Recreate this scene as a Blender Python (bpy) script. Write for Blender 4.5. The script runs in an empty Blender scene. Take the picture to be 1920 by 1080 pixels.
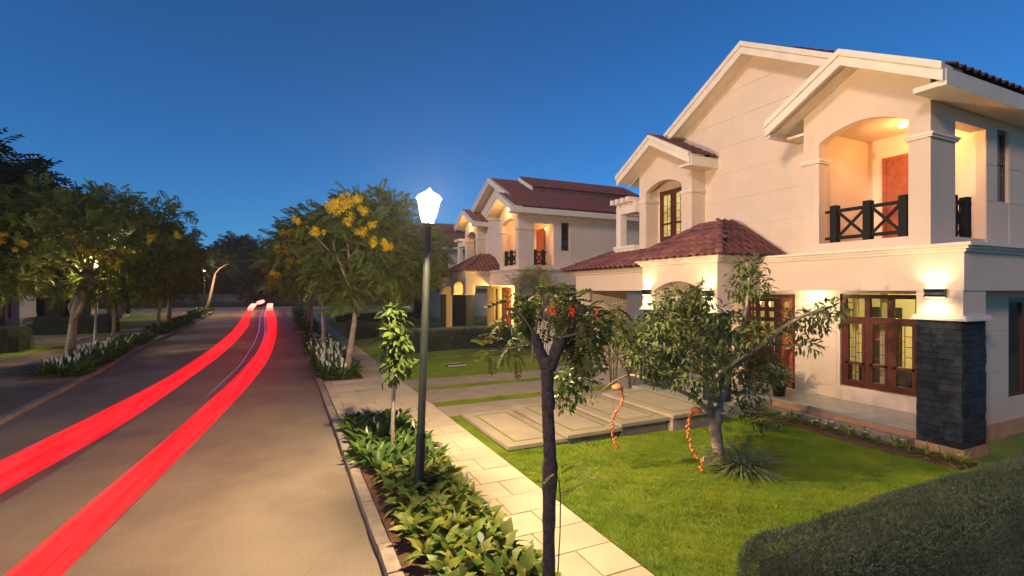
import bpy, bmesh, math, random
import numpy as np
from mathutils import Vector, Matrix, Euler
R = math.radians
SC = bpy.context.scene
COL = SC.collection

# ------------------------------------------------------------ camera, sky, sun, exposure
TH = math.atan(425 / 915)
cam_d = bpy.data.cameras.new('camera'); cam = bpy.data.objects.new('camera', cam_d); COL.objects.link(cam)
cam.location = (0, 0, 2.9); cam.rotation_euler = (R(90), 0, -TH)
cam_d.sensor_width = 36; cam_d.lens = 36 * 915 / 1920; cam_d.shift_y = 5 / 1920
cam_d.clip_start = 0.05; cam_d.clip_end = 2000
SC.camera = cam
SUN_EL, SUN_AZ = R(21), R(249)       # low western light of early dusk (azimuth clockwise from +Y)
w = bpy.data.worlds.new('World'); SC.world = w; w.use_nodes = True
nt = w.node_tree; nt.nodes.clear()
sky = nt.nodes.new('ShaderNodeTexSky'); sky.sky_type = 'NISHITA'; sky.sun_disc = False
sky.sun_elevation = SUN_EL; sky.sun_rotation = SUN_AZ
sky.altitude = 900; sky.air_density = 1.0; sky.dust_density = 0.6; sky.ozone_density = 1.0
tint = nt.nodes.new('ShaderNodeMix'); tint.data_type = 'RGBA'; tint.blend_type = 'MULTIPLY'
tint.inputs['Factor'].default_value = 1; tint.inputs['B'].default_value = (0.17, 0.60, 1.12, 1)
bg = nt.nodes.new('ShaderNodeBackground'); bg.inputs['Strength'].default_value = 0.10
wo = nt.nodes.new('ShaderNodeOutputWorld')
nt.links.new(sky.outputs[0], tint.inputs['A']); nt.links.new(tint.outputs['Result'], bg.inputs[0]); nt.links.new(bg.outputs[0], wo.inputs[0])
sun_d = bpy.data.lights.new('sun', 'SUN'); sun_d.energy = 1.9; sun_d.angle = R(9); sun_d.color = (1.0, 0.77, 0.62)
sun = bpy.data.objects.new('sun', sun_d); COL.objects.link(sun)
sd = Vector((math.sin(SUN_AZ) * math.cos(SUN_EL), math.cos(SUN_AZ) * math.cos(SUN_EL), math.sin(SUN_EL)))
sun.rotation_euler = sd.to_track_quat('Z', 'Y').to_euler()
vs = SC.view_settings; vs.view_transform = 'Standard'; vs.look = 'None'; vs.exposure = 0.0; vs.gamma = 1; vs.use_curve_mapping = False
rng = random.Random(7); NR = np.random.default_rng(7)

# ------------------------------------------------------------ materials
def newmat(name):
    m = bpy.data.materials.new(name); m.use_nodes = True
    n = m.node_tree; b = n.nodes['Principled BSDF']
    return m, n, b
def mat(name, c, rough=.6, c2=None, scale=4., bump=0., bscale=40., metal=0., spec=.5, objrand=0., detail=5., c3=None, scale3=.6, coords='Object', speck=0., streak=False):
    """noise-mixed colour, optional per-object brightness variation and fine bump"""
    m, n, b = newmat(name); L = n.links
    tc = n.nodes.new('ShaderNodeTexCoord')
    if coords == 'World':
        g = n.nodes.new('ShaderNodeNewGeometry'); co = g.outputs['Position']
    else: co = tc.outputs['Object']
    b.inputs['Roughness'].default_value = rough; b.inputs['Metallic'].default_value = metal
    b.inputs['Specular IOR Level'].default_value = spec
    col = None
    rgb = n.nodes.new('ShaderNodeRGB'); rgb.outputs[0].default_value = (*c, 1); col = rgb.outputs[0]
    def mixn(a, cc, sc, lo=.35, hi=.65):
        t = n.nodes.new('ShaderNodeTexNoise'); t.inputs['Scale'].default_value = sc; t.inputs['Detail'].default_value = detail
        L.new(co, t.inputs['Vector'])
        mr = n.nodes.new('ShaderNodeMapRange'); mr.inputs['From Min'].default_value = lo; mr.inputs['From Max'].default_value = hi
        L.new(t.outputs['Fac'], mr.inputs['Value'])
        x = n.nodes.new('ShaderNodeMix'); x.data_type = 'RGBA'
        L.new(mr.outputs[0], x.inputs['Factor']); L.new(a, x.inputs['A']); x.inputs['B'].default_value = (*cc, 1)
        return x.outputs['Result']
    if c2: col = mixn(col, c2, scale)
    if c3: col = mixn(col, c3, scale3, .45, .75)
    if speck:
        t = n.nodes.new('ShaderNodeTexNoise'); t.inputs['Scale'].default_value = 42.; t.inputs['Detail'].default_value = 3; t.inputs['Roughness'].default_value = .75; L.new(co, t.inputs['Vector'])
        mr = n.nodes.new('ShaderNodeMapRange'); mr.inputs['From Min'].default_value = .3; mr.inputs['From Max'].default_value = .7; mr.inputs['To Min'].default_value = 1 - speck; mr.inputs['To Max'].default_value = 1 + speck; L.new(t.outputs['Fac'], mr.inputs['Value'])
        x = n.nodes.new('ShaderNodeVectorMath'); x.operation = 'SCALE'; L.new(col, x.inputs[0]); L.new(mr.outputs[0], x.inputs['Scale']); col = x.outputs[0]
    if streak:
        mp = n.nodes.new('ShaderNodeMapping'); mp.inputs['Scale'].default_value = (2.6, 2.6, .22); L.new(co, mp.inputs['Vector'])
        t = n.nodes.new('ShaderNodeTexNoise'); t.inputs['Scale'].default_value = 1.6; t.inputs['Detail'].default_value = 6; L.new(mp.outputs[0], t.inputs['Vector'])
        mr = n.nodes.new('ShaderNodeMapRange'); mr.inputs['From Min'].default_value = .5; mr.inputs['From Max'].default_value = .8; mr.inputs['To Min'].default_value = 1.; mr.inputs['To Max'].default_value = .94; L.new(t.outputs['Fac'], mr.inputs['Value'])
        x = n.nodes.new('ShaderNodeVectorMath'); x.operation = 'SCALE'; L.new(col, x.inputs[0]); L.new(mr.outputs[0], x.inputs['Scale']); col = x.outputs[0]
    if objrand:
        oi = n.nodes.new('ShaderNodeObjectInfo')
        mr = n.nodes.new('ShaderNodeMapRange'); mr.inputs['To Min'].default_value = 1 - objrand; mr.inputs['To Max'].default_value = 1 + objrand
        L.new(oi.outputs['Random'], mr.inputs['Value'])
        x = n.nodes.new('ShaderNodeVectorMath'); x.operation = 'SCALE'
        L.new(col, x.inputs[0]); L.new(mr.outputs[0], x.inputs['Scale']); col = x.outputs[0]
    L.new(col, b.inputs['Base Color'])
    if bump:
        t = n.nodes.new('ShaderNodeTexNoise'); t.inputs['Scale'].default_value = bscale; t.inputs['Detail'].default_value = 6
        L.new(co, t.inputs['Vector'])
        bp = n.nodes.new('ShaderNodeBump'); bp.inputs['Strength'].default_value = bump; bp.inputs['Distance'].default_value = .02
        L.new(t.outputs['Fac'], bp.inputs['Height']); L.new(bp.outputs[0], b.inputs['Normal'])
    return m
def leafmat(name, c, c2, scale=6., rough=.45, trans=.25, objrand=.0, c3=None):
    m = mat(name, c, rough, c2, scale, spec=.2, objrand=objrand, detail=2., coords='World', c3=c3, scale3=1.3)
    n = m.node_tree; b = n.nodes['Principled BSDF']; out = [x for x in n.nodes if x.type == 'OUTPUT_MATERIAL'][0]
    t = n.nodes.new('ShaderNodeBsdfTranslucent'); mx = n.nodes.new('ShaderNodeMixShader'); mx.inputs[0].default_value = trans
    src = b.inputs['Base Color'].links[0].from_socket
    n.links.new(src, t.inputs['Color']); n.links.new(b.outputs[0], mx.inputs[1]); n.links.new(t.outputs[0], mx.inputs[2]); n.links.new(mx.outputs[0], out.inputs[0])
    return m
def emat(name, c, s, c2=None, scale=2.):
    m = bpy.data.materials.new(name); m.use_nodes = True; n = m.node_tree; n.nodes.clear()
    e = n.nodes.new('ShaderNodeEmission'); e.inputs[0].default_value = (*c, 1); e.inputs[1].default_value = s
    o = n.nodes.new('ShaderNodeOutputMaterial'); n.links.new(e.outputs[0], o.inputs[0])
    if c2:
        g = n.nodes.new('ShaderNodeNewGeometry'); t = n.nodes.new('ShaderNodeTexNoise'); t.inputs['Scale'].default_value = scale
        n.links.new(g.outputs['Position'], t.inputs['Vector'])
        mr = n.nodes.new('ShaderNodeMapRange'); mr.inputs['From Min'].default_value = .35; mr.inputs['From Max'].default_value = .65; n.links.new(t.outputs['Fac'], mr.inputs['Value'])
        x = n.nodes.new('ShaderNodeMix'); x.data_type = 'RGBA'; x.inputs['A'].default_value = (*c, 1); x.inputs['B'].default_value = (*c2, 1)
        n.links.new(mr.outputs[0], x.inputs['Factor']); n.links.new(x.outputs['Result'], e.inputs[0])
    return m
def glassmat():
    m = bpy.data.materials.new('window_glass'); m.use_nodes = True; n = m.node_tree; n.nodes.clear()
    t = n.nodes.new('ShaderNodeBsdfTransparent'); t.inputs[0].default_value = (.93, .95, .9, 1)
    g = n.nodes.new('ShaderNodeBsdfGlossy'); g.inputs['Roughness'].default_value = .03
    f = n.nodes.new('ShaderNodeFresnel'); f.inputs[0].default_value = 1.45
    x = n.nodes.new('ShaderNodeMixShader'); o = n.nodes.new('ShaderNodeOutputMaterial')
    n.links.new(f.outputs[0], x.inputs[0]); n.links.new(t.outputs[0], x.inputs[1]); n.links.new(g.outputs[0], x.inputs[2]); n.links.new(x.outputs[0], o.inputs[0])
    return m
M = {}
M['plaster'] = mat('cream_plaster', (.68, .51, .385), .85, (.64, .475, .355), 1.6, .12, 90., c3=(.59, .445, .335), scale3=.5, coords='World', streak=True)
M['trim'] = mat('cream_trim', (.74, .62, .50), .7, (.68, .56, .45), 3., .05, 60., coords='World', streak=True)
M['terra'] = mat('terracotta_plaster', (.52, .27, .15), .8, (.42, .21, .11), 5., .2, 60., coords='World')
M['tile'] = mat('red_clay_tile', (.20, .055, .045), .7, (.11, .038, .036), 7., .3, 70., objrand=.35, c3=(.07, .045, .04), scale3=2.2)
M['roof'] = mat('red_roof_field', (.22, .055, .045), .7, (.13, .04, .035), 5., .2, 60., c3=(.09, .05, .04), scale3=1.2, coords='World')
M['slate'] = mat('black_slate', (.036, .042, .048), .8, (.018, .021, .025), 9., .9, 55., objrand=.35, spec=.2, c3=(.034, .035, .038), scale3=4.)
M['mortar'] = mat('dark_mortar', (.012, .012, .014), .9)
M['wood'] = mat('mahogany', (.105, .020, .011), .38, (.06, .012, .008), 12., .1, 80.)
M['doorw'] = mat('orange_brown_door', (.32, .07, .022), .45, (.22, .045, .015), 9., .1, 60.)
M['rail'] = mat('black_timber', (.010, .010, .011), .75, (.016, .015, .015), 20., spec=.15)
M['glass'] = glassmat()
M['darkglass'] = mat('dark_glass', (.012, .014, .018), .08, spec=.8)
M['litpane'] = emat('lit_curtain', (.95, .72, .26), .85, (.65, .42, .12), 3.)
M['roomwall'] = mat('room_wall', (.78, .70, .46), .9)
M['sofa'] = mat('dark_sofa', (.03, .025, .022), .8)
M['porchfloor'] = mat('polished_stone', (.42, .39, .32), .22, (.34, .32, .27), 3., .03, 30., coords='World')
M['asphalt'] = mat('worn_asphalt', (.25, .195, .135), .85, (.195, .152, .105), 1.4, .45, 160., coords='World', c3=(.30, .235, .16), scale3=.28, speck=.22)
M['paver'] = mat('sandstone_paver', (.60, .47, .31), .75, (.53, .41, .27), 2.5, .18, 90., objrand=.09, coords='World', c3=(.47, .36, .24), scale3=.9, speck=.08)
M['leftpav'] = mat('shade_darkened_pavement', (.20, .145, .10), .9, (.15, .11, .08), 1.5, .3, 60., coords='World')  # darker than the right pavers: shade is put into the colour
M['joint'] = mat('paver_joint_sand', (.13, .10, .07), .95, (.09, .07, .05), 9.)
M['kerb'] = mat('kerb_stone', (.34, .27, .20), .85, (.24, .19, .15), 5., .4, 70., objrand=.15, coords='World')
M['soil'] = mat('red_soil', (.16, .065, .03), .95, (.08, .035, .018), 12., .8, 60., coords='World')
M['turf'] = mat('turf', (.17, .24, .016), .95, (.11, .18, .014), 1.6, .5, 60., coords='World', c3=(.24, .25, .02), scale3=.7)
M['farground'] = mat('ground_earth', (.05, .055, .02), .95, (.06, .05, .03), .3, coords='World')
M['conc'] = mat('drive_concrete', (.34, .26, .19), .8, (.28, .215, .155), 2.2, .2, 80., coords='World')
M['step'] = mat('platform_stone', (.38, .30, .21), .6, (.32, .255, .18), 2.5, .12, 80., objrand=.08, coords='World')
M['grass'] = leafmat('grass_blade', (.25, .34, .022), (.16, .25, .018), 1.4, .6, .3, c3=(.33, .37, .03))
M['cassia'] = leafmat('cassia_leaf', (.15, .205, .042), (.065, .105, .024), 3., .55, .38, c3=(.21, .23, .045))
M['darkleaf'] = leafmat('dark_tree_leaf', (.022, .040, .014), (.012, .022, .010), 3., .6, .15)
M['lily'] = leafmat('lily_leaf', (.075, .150, .016), (.27, .27, .045), 5., .45, .2, objrand=.35)
M['lilyfar'] = leafmat('bed_leaf', (.045, .10, .018), (.09, .15, .02), 5., .4, .2)
M['white'] = leafmat('white_spathe', (.80, .80, .70), (.72, .74, .6), 4., .5, .3)
M['yellow'] = leafmat('yellow_petal', (.92, .70, .03), (.85, .58, .02), 6., .5, .3)
M['yleaf'] = leafmat('golden_leaf', (.20, .16, .02), (.12, .11, .02), 3., .5, .3)
M['lime'] = leafmat('lime_leaf', (.11, .15, .035), (.06, .10, .022), 7., .4, .3)
M['broad'] = leafmat('broad_leaf', (.085, .115, .036), (.13, .145, .042), 5., .5, .2)
M['fgleaf'] = leafmat('foreground_leaf', (.085, .12, .028), (.12, .11, .03), 4.5, .65, .25)
M['hedge'] = leafmat('clipped_hedge_leaf', (.085, .105, .060), (.050, .068, .038), 18., .6, .1, c3=(.105, .118, .068))
M['hedge2'] = leafmat('grey_hedge_leaf', (.19, .23, .14), (.11, .145, .08), 9., .5, .1)
M['hcore'] = mat('hedge_core', (.030, .034, .022), .95, (.012, .014, .009), 30., .8, 60., coords='World')
M['strap'] = leafmat('strap_leaf', (.24, .27, .14), (.14, .18, .08), 9., .4, .2)
M['red'] = leafmat('red_flower', (.65, .07, .03), (.5, .04, .02), 8., .5, .3)
M['bark'] = mat('grey_bark', (.38, .29, .21), .9, (.24, .18, .13), 8., .9, 45.)
M['darkbark'] = mat('dark_bark', (.11, .070, .062), .9, (.05, .032, .030), 22., 1., 60., coords='World')
M['twig'] = mat('brown_twig', (.20, .13, .08), .9, (.12, .08, .05), 9., .4, 60.)
M['pole'] = mat('painted_pole', (.022, .027, .025), .6, (.016, .02, .018), 8., spec=.25)
M['greypole'] = mat('pale_pole', (.30, .31, .32), .5)
M['lampcap'] = mat('lamp_metal', (.05, .055, .05), .5)
def litglass(name, c, s_):
    m = bpy.data.materials.new(name); m.use_nodes = True; n = m.node_tree; n.nodes.clear()
    e = n.nodes.new('ShaderNodeEmission'); e.inputs[0].default_value = (*c, 1); e.inputs[1].default_value = s_
    t = n.nodes.new('ShaderNodeBsdfTransparent'); a = n.nodes.new('ShaderNodeAddShader'); o = n.nodes.new('ShaderNodeOutputMaterial')
    n.links.new(e.outputs[0], a.inputs[0]); n.links.new(t.outputs[0], a.inputs[1]); n.links.new(a.outputs[0], o.inputs[0]); return m
M['lampglass'] = litglass('lit_lamp_glass', (1., .93, .74), 3.2)
M['lampglass2'] = litglass('lit_far_lamp_glass', (1., .72, .36), 9.)
M['fixglow'] = emat('fixture_glow', (1., .95, .6), 9.)
M['bulb'] = emat('warm_bulb', (1., .62, .2), 12.)
M['orange'] = mat('orange_shell', (.80, .22, .06), .4, (.65, .15, .04), 20.)
M['blackplastic'] = mat('black_plastic', (.012, .013, .015), .35)
M['guard'] = mat('white_painted_slat', (.50, .44, .40), .7)
M['iron'] = mat('iron_grate', (.04, .035, .03), .7)
M['stonewall'] = mat('far_stone_wall', (.22, .17, .13), .9, (.13, .10, .08), 1.5, .5, 6., coords='World')
M['dryleaf'] = mat('dry_leaf', (.12, .065, .03), .8, objrand=.4)

# ------------------------------------------------------------ helpers
def tag(o, label=None, cat=None, group=None, kind=None):
    if label: o['label'] = label
    if cat: o['category'] = cat
    if group: o['group'] = group
    if kind: o['kind'] = kind
    return o
def link(name, me, parent=None, loc=None):
    o = bpy.data.objects.new(name, me); COL.objects.link(o)
    if parent is not None: o.parent = parent
    if loc is not None: o.location = loc
    return o
def empty(name, loc=(0, 0, 0), rz=0.):
    o = bpy.data.objects.new(name, None); COL.objects.link(o); o.location = loc; o.rotation_euler = (0, 0, rz); o.empty_display_size = .2
    return o
class MB:
    def __init__(s): s.v = []; s.f = []; s.sm = []
    def add(s, vs, fs, smooth=False):
        b = len(s.v); s.v += [tuple(x) for x in vs]; s.f += [tuple(b + i for i in f) for f in fs]; s.sm += [smooth] * len(fs); return s
    def box(s, x0, y0, z0, x1, y1, z1):
        x0, x1 = sorted((x0, x1)); y0, y1 = sorted((y0, y1)); z0, z1 = sorted((z0, z1))
        vs = [(x0,y0,z0),(x1,y0,z0),(x1,y1,z0),(x0,y1,z0),(x0,y0,z1),(x1,y0,z1),(x1,y1,z1),(x0,y1,z1)]
        return s.add(vs, [(0,3,2,1),(4,5,6,7),(0,1,5,4),(1,2,6,5),(2,3,7,6),(3,0,4,7)])
    def prism(s, pts, axis, a, b):
        """pts outline of (p,q); axis 'x': (y,z) extruded in x; 'y': (x,z); 'z': (x,y)"""
        n = len(pts)
        def P(p, q, t): return (t, p, q) if axis == 'x' else ((p, t, q) if axis == 'y' else (p, q, t))
        vs = [P(p, q, a) for p, q in pts] + [P(p, q, b) for p, q in pts]
        fs = [tuple(range(n)), tuple(range(2 * n - 1, n - 1, -1))] + [(i, i + n, (i + 1) % n + n, (i + 1) % n) for i in range(n)]
        return s.add(vs, fs)
    def bar(s, a, b, w, h):
        a, b = Vector(a), Vector(b); d = (b - a).normalized()
        up = Vector((0, 0, 1)) if abs(d.z) < .95 else Vector((1, 0, 0))
        r = d.cross(up).normalized(); u = r.cross(d)
        vs = [p + r * i * w / 2 + u * j * h / 2 for p in (a, b) for i, j in ((-1,-1),(1,-1),(1,1),(-1,1))]
        return s.add(vs, [(0,1,2,3),(7,6,5,4),(0,4,5,1),(1,5,6,2),(2,6,7,3),(3,7,4,0)])
    def tube(s, pts, rad, n=8, caps=True):
        pts = [Vector(p) for p in pts]
        if not hasattr(rad, '__len__'): rad = [rad] * len(pts)
        vs = []; ref = None
        for i, p in enumerate(pts):
            d = (pts[min(i + 1, len(pts) - 1)] - pts[max(i - 1, 0)]).normalized()
            if ref is None: ref = Vector((1, 0, 0)) if abs(d.x) < .9 else Vector((0, 1, 0))
            r = (ref - d * ref.dot(d)).normalized(); ref = r; q = d.cross(r)
            vs += [p + (r * math.cos(t) + q * math.sin(t)) * rad[i] for t in (2 * math.pi * k / n for k in range(n))]
        fs = [(i * n + k, i * n + (k + 1) % n, (i + 1) * n + (k + 1) % n, (i + 1) * n + k) for i in range(len(pts) - 1) for k in range(n)]
        b = len(s.v); s.add(vs, fs, True)
        if caps:
            s.f += [tuple(b + k for k in range(n - 1, -1, -1)), tuple(b + (len(pts) - 1) * n + k for k in range(n))]; s.sm += [False, False]
        return s
    def mesh(s, name, m):
        me = bpy.data.meshes.new(name); me.from_pydata(s.v, [], s.f)
        for q in (m if isinstance(m, (list, tuple)) else [m]): (me.materials.append(q) if q else None)
        me.polygons.foreach_set('use_smooth', s.sm)
        me.update()
        bm = bmesh.new(); bm.from_mesh(me); bmesh.ops.recalc_face_normals(bm, faces=bm.faces); bm.to_mesh(me); bm.free()
        return me
    def build(s, name, m, parent=None, loc=None): return link(name, s.mesh(name, m), parent, loc)
def np_mesh(name, V, F, m, smooth=False):
    """V (n,3), F (k,3|4) arrays"""
    me = bpy.data.meshes.new(name); k = F.shape[1]
    me.vertices.add(len(V)); me.vertices.foreach_set('co', np.asarray(V, dtype=np.float32).ravel())
    me.loops.add(F.size); me.loops.foreach_set('vertex_index', F.astype(np.int32).ravel())
    me.polygons.add(len(F)); me.polygons.foreach_set('loop_start', np.arange(0, F.size, k, dtype=np.int32)); me.polygons.foreach_set('loop_total', np.full(len(F), k, dtype=np.int32))
    if smooth: me.polygons.foreach_set('use_smooth', np.ones(len(F), dtype=bool))
    me.materials.append(m); me.update(calc_edges=True); return me
def place_np(TV, TF, pos, Rm, sc):
    """instantiate template (TV,TF) with positions (n,3), rotation matrices (n,3,3), scales (n,)"""
    n = len(pos); V = np.einsum('nij,vj->nvi', Rm, TV) * sc[:, None, None] + pos[:, None, :]
    F = TF[None] + (np.arange(n) * len(TV))[:, None, None]
    return V.reshape(-1, 3), F.reshape(-1, TF.shape[1])
def frames(D, roll=None):
    """rotation matrices whose +x column points along D (n,3)"""
    D = D / np.linalg.norm(D, axis=1, keepdims=True)
    up = np.tile(np.array([0., 0., 1.]), (len(D), 1)); up[np.abs(D[:, 2]) > .97] = (1, 0, 0)
    Yv = np.cross(up, D); Yv /= np.linalg.norm(Yv, axis=1, keepdims=True); Z = np.cross(D, Yv)
    if roll is not None:
        c, s_ = np.cos(roll)[:, None], np.sin(roll)[:, None]; Yn = Yv * c + Z * s_; Z = -Yv * s_ + Z * c; Yv = Yn
    return np.stack([D, Yv, Z], axis=2)
def children(o): return [c for c in list(bpy.data.objects) if c.parent == o]
def build_childmap():
    d = {}
    for c in bpy.data.objects:
        if c.parent: d.setdefault(c.parent.name, []).append(c)
    return d
def copy_tree(o, parent=None, cm=None):
    cm = cm or build_childmap()
    c = o.copy(); COL.objects.link(c); c.parent = parent
    for ch in cm.get(o.name, []): copy_tree(ch, c, cm)
    return c
def pp(poly, y):
    """interpolate x along a list of (x,y) sorted by y"""
    xs = [p[0] for p in poly]; ys = [p[1] for p in poly]; return float(np.interp(y, ys, xs))

# ------------------------------------------------------------ ground, roads, pavements
ZR = -.12
KR = [(.97, -20), (.95, 10), (.88, 40), (.95, 76)]        # right kerb line
KL = [(-5.3, -20), (-5.8, 14.7), (-6.2, 23), (-6.8, 30), (-7.4, 47.7), (-8.9, 77)]   # left kerb line
tag(MB().box(-600, -300, -1.2, 600, 900, -.16).build('ground', M['farground']), kind='structure')
rd = MB(); ys = [-20, 0, 10, 14.7, 23, 30, 40, 47.7, 60, 77]
for a, b in zip(ys, ys[1:]):
    rd.add([(pp(KL, a), a, ZR), (pp(KR, a), a, ZR), (pp(KR, b), b, ZR), (pp(KL, b), b, ZR)], [(0, 1, 2, 3)])
rd.add([(-120, 77, ZR), (120, 77, ZR), (120, 103, ZR), (-120, 103, ZR)], [(0, 1, 2, 3)])
tag(rd.build('road', M['asphalt']), kind='structure')

# left and right verge bases
vb = MB()
for a, b in zip(ys, ys[1:]):
    x0, x1 = pp(KR, a) + .16, pp(KR, b) + .16
    vb.add([(x0, a, -.03), (3.40, a, -.03), (3.40, b, -.03), (x1, b, -.03)], [(0, 1, 2, 3)])
pav = tag(vb.build('pavement', M['joint']), kind='structure')
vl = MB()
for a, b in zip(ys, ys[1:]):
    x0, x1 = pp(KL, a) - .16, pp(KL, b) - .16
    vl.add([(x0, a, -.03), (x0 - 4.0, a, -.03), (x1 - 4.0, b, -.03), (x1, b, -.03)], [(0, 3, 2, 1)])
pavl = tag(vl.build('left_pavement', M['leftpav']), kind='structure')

# kerb stones
def kerb(poly, y0, y1, side, name, nmax=150):
    base = tag(MB().box(0, 0, 0, .01, .01, .01).build(name, M['kerb'], None, (pp(poly, y0) + side * .08, y0, -.2)), kind='structure')
    y = y0; i = 0; far = MB(); L = .62
    proto = MB().box(-.075, .004, -.15, .075, L - .006, -.001).mesh('kerb_stone', M['kerb'])
    while y < y1:
        x = pp(poly, y) + side * .075; x2 = pp(poly, y + L) + side * .075
        if i < nmax and y > 2:
            o = link('kerb_stone', proto, base); o.matrix_parent_inverse = Matrix.Translation((-base.location.x, -base.location.y, .2))
            o.location = (x + rng.uniform(-.006, .006), y, rng.uniform(-.008, .004)); o.rotation_euler = (0, 0, -math.atan2(x2 - x, L) + rng.uniform(-.01, .01))
        else: far.bar((x, y, -.075), (x2, y + L, -.075), .15, .15)
        y += L; i += 1
    if far.v: tag(far.build('kerb_stone_row', M['kerb'], base), kind='stuff').matrix_parent_inverse = Matrix.Translation((-base.location.x, -base.location.y, .2))
kerb(KR, 2.6, 76, 1, 'kerb', 75)
kerb(KL, 8, 76, -1, 'left_kerb', 75)

# pavers of the right pavement: staggered rows, bed strips left open
BEDS = [(2.2, 11.35, 1.12, 2.22), (16.9, 33.2, 1.12, 2.35), (37.3, 75.5, 1.15, 2.2)]
def in_bed(x, y):
    return any(a < y < b and c < x < d for a, b, c, d in BEDS)
pm = {}
def paver_mesh(wx, wy):
    k = (round(wx, 2), round(wy, 2))
    if k not in pm: pm[k] = MB().box(-k[0] / 2, -k[1] / 2, -.05, k[0] / 2, k[1] / 2, 0).mesh('paver', M['paver'])
    return pm[k]
y = 2.46; r = 0; farp = MB(); cnt = 0
while y < 76:
    xl = pp(KR, y) + .17; bed = [b for b in BEDS if b[0] < y + .27 < b[1]]
    if bed: xl = bed[0][3]
    off = 2.93 if r % 2 else 2.66
    cuts = [xl] + [c for c in (off - 1.6, off - .8, off, off + .8) if xl + .08 < c < 3.34] + [3.415]
    for a, b in zip(cuts, cuts[1:]):
        if cnt < 290:
            o = link('paver', paver_mesh(b - a - .012, .533), pav, ((a + b) / 2, y + .27, rng.uniform(-.003, .003))); cnt += 1
        else: farp.box(a + .006, y + .006, -.05, b - .006, y + .539, 0)
    y += .545; r += 1
tag(farp.build('paver_field', M['paver'], pav), kind='stuff')

# soil beds
def bed(name, pts): return tag(MB().prism(pts, 'z', -.06, -.012).build(name, M['soil']), kind='structure')
bed('near_bed_soil', [(1.11, 2.2), (2.22, 2.2), (2.22, 11.1), (1.9, 11.35), (1.12, 11.35)])
bed('bed_soil', [(1.06, 16.9), (2.3, 16.8), (2.35, 33.2), (1.05, 33.2)])
bed('far_bed_soil', [(1.08, 37.3), (2.2, 37.3), (2.2, 75.5), (1.12, 75.5)])
# lawns
tag(MB().prism([(3.425, -6), (30, -6), (30, 17), (3.425, 17)], 'z', -.1, 0).build('lawn', M['turf']), kind='structure')
ls = MB(); ls.add([(3.42, 17, .0), (5.5, 17, .0), (30, 17, .0), (30, 20, .16), (7, 20, .16), (3.42, 20, 0)], [(0, 1, 2, 3, 4, 5)])
ls.add([(3.42, 20, 0), (7, 20, .16), (30, 20, .16), (30, 75, .2), (7, 75, .2), (3.42, 75, 0)], [(0, 1, 2, 3, 4, 5)])
tag(ls.build('far_lawn', M['turf']), kind='structure')
ll = MB().add([(-10.2, -20, -.02), (-10.6, 23, -.02), (-11.0, 47, -.02), (-13, 75, -.02), (-60, 75, -.02), (-60, -20, -.02)], [(0, 1, 2, 3, 4, 5)])
tag(ll.build('left_lawn', M['turf']), kind='structure')
# driveway strips (concrete bands with turf between)
for (a, b, x1) in ((10.75, 11.78, 9.4), (12.28, 13.9, 9.6), (14.35, 15.7, 9.6)):
    tag(MB().prism([(3.42, a), (x1, a + (x1 - 3.42) * .01), (x1, b + .02), (3.42, b)], 'z', -.05, .012).build('driveway_strip', M['conc']), kind='structure')
tag(MB().prism([(9.0, 11.0), (16, 11.0), (16, 16.3), (9.0, 16.3)], 'z', -.05, .03).build('carport_floor', M['porchfloor']), kind='structure')
for (a, b) in ((33.6, 34.9), (35.3, 36.8), (52, 54)):
    tag(MB().prism([(3.42, a), (10, a), (10, b), (3.42, b)], 'z', -.05, .22 if 0 else .05).build('driveway_strip', M['conc']), kind='structure')
for (a, b) in ((35.2, 36.2), (36.8, 37.9), (38.6, 39.7)):
    tag(MB().prism([(-11, a), (-17, a), (-17, b), (-11, b)], 'z', -.05, .03).build('left_driveway_strip', M['conc']), kind='structure')

# stepping platforms with inlaid grass line
plats = [(3.62, 4.86, 7.95, 10.5, .10, 'lowest slab by the pavement'), (4.80, 6.06, 7.84, 10.4, .19, 'second slab from the pavement'),
         (5.98, 7.24, 7.78, 10.2, .28, 'third slab from the pavement'), (7.16, 8.55, 7.62, 10.1, .36, 'uppermost slab next to the porch')]
for i, (x0, x1, y0, y1, z, lb) in enumerate(plats):
    t = empty('entry_platform', (x0, y0, 0)); tag(t, 'flat stone step platform with rectangular grass inlay, ' + lb, 'step', 'stone platforms leading to the porch')
    W, D = x1 - x0, y1 - y0
    a, g = .22, .06
    s = MB(); s.box(0, 0, z - .065, W, D, z - .012)           # bed of the slab
    for (p, q, r_, t_) in ((0, 0, W, a), (0, D - a, W, D), (0, a, a, D - a), (W - a, a, W, D - a)): s.box(p, q, z - .012, r_, t_, z)
    s.build('slab_border', M['step'], t)
    MB().box(a + g, a + g, z - .012, W - a - g, D - a - g, z).build('slab_centre', M['step'], t)
    gi = MB(); e = .002
    for (p, q, r_, t_) in ((a, a, W - a, a + g), (a, D - a - g, W - a, D - a), (a, a + g, a + g, D - a - g), (W - a - g, a + g, W - a, D - a - g)): gi.box(p + e, q + e, z - .012, r_ - e, t_ - e, z - .002)
    tag(gi.build('grass_inlay', M['turf'], t), kind='stuff')
    MB().box(.08, .10, -.02, W - .03, D - .10, z - .066).build('plinth', M['kerb'], t)

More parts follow.
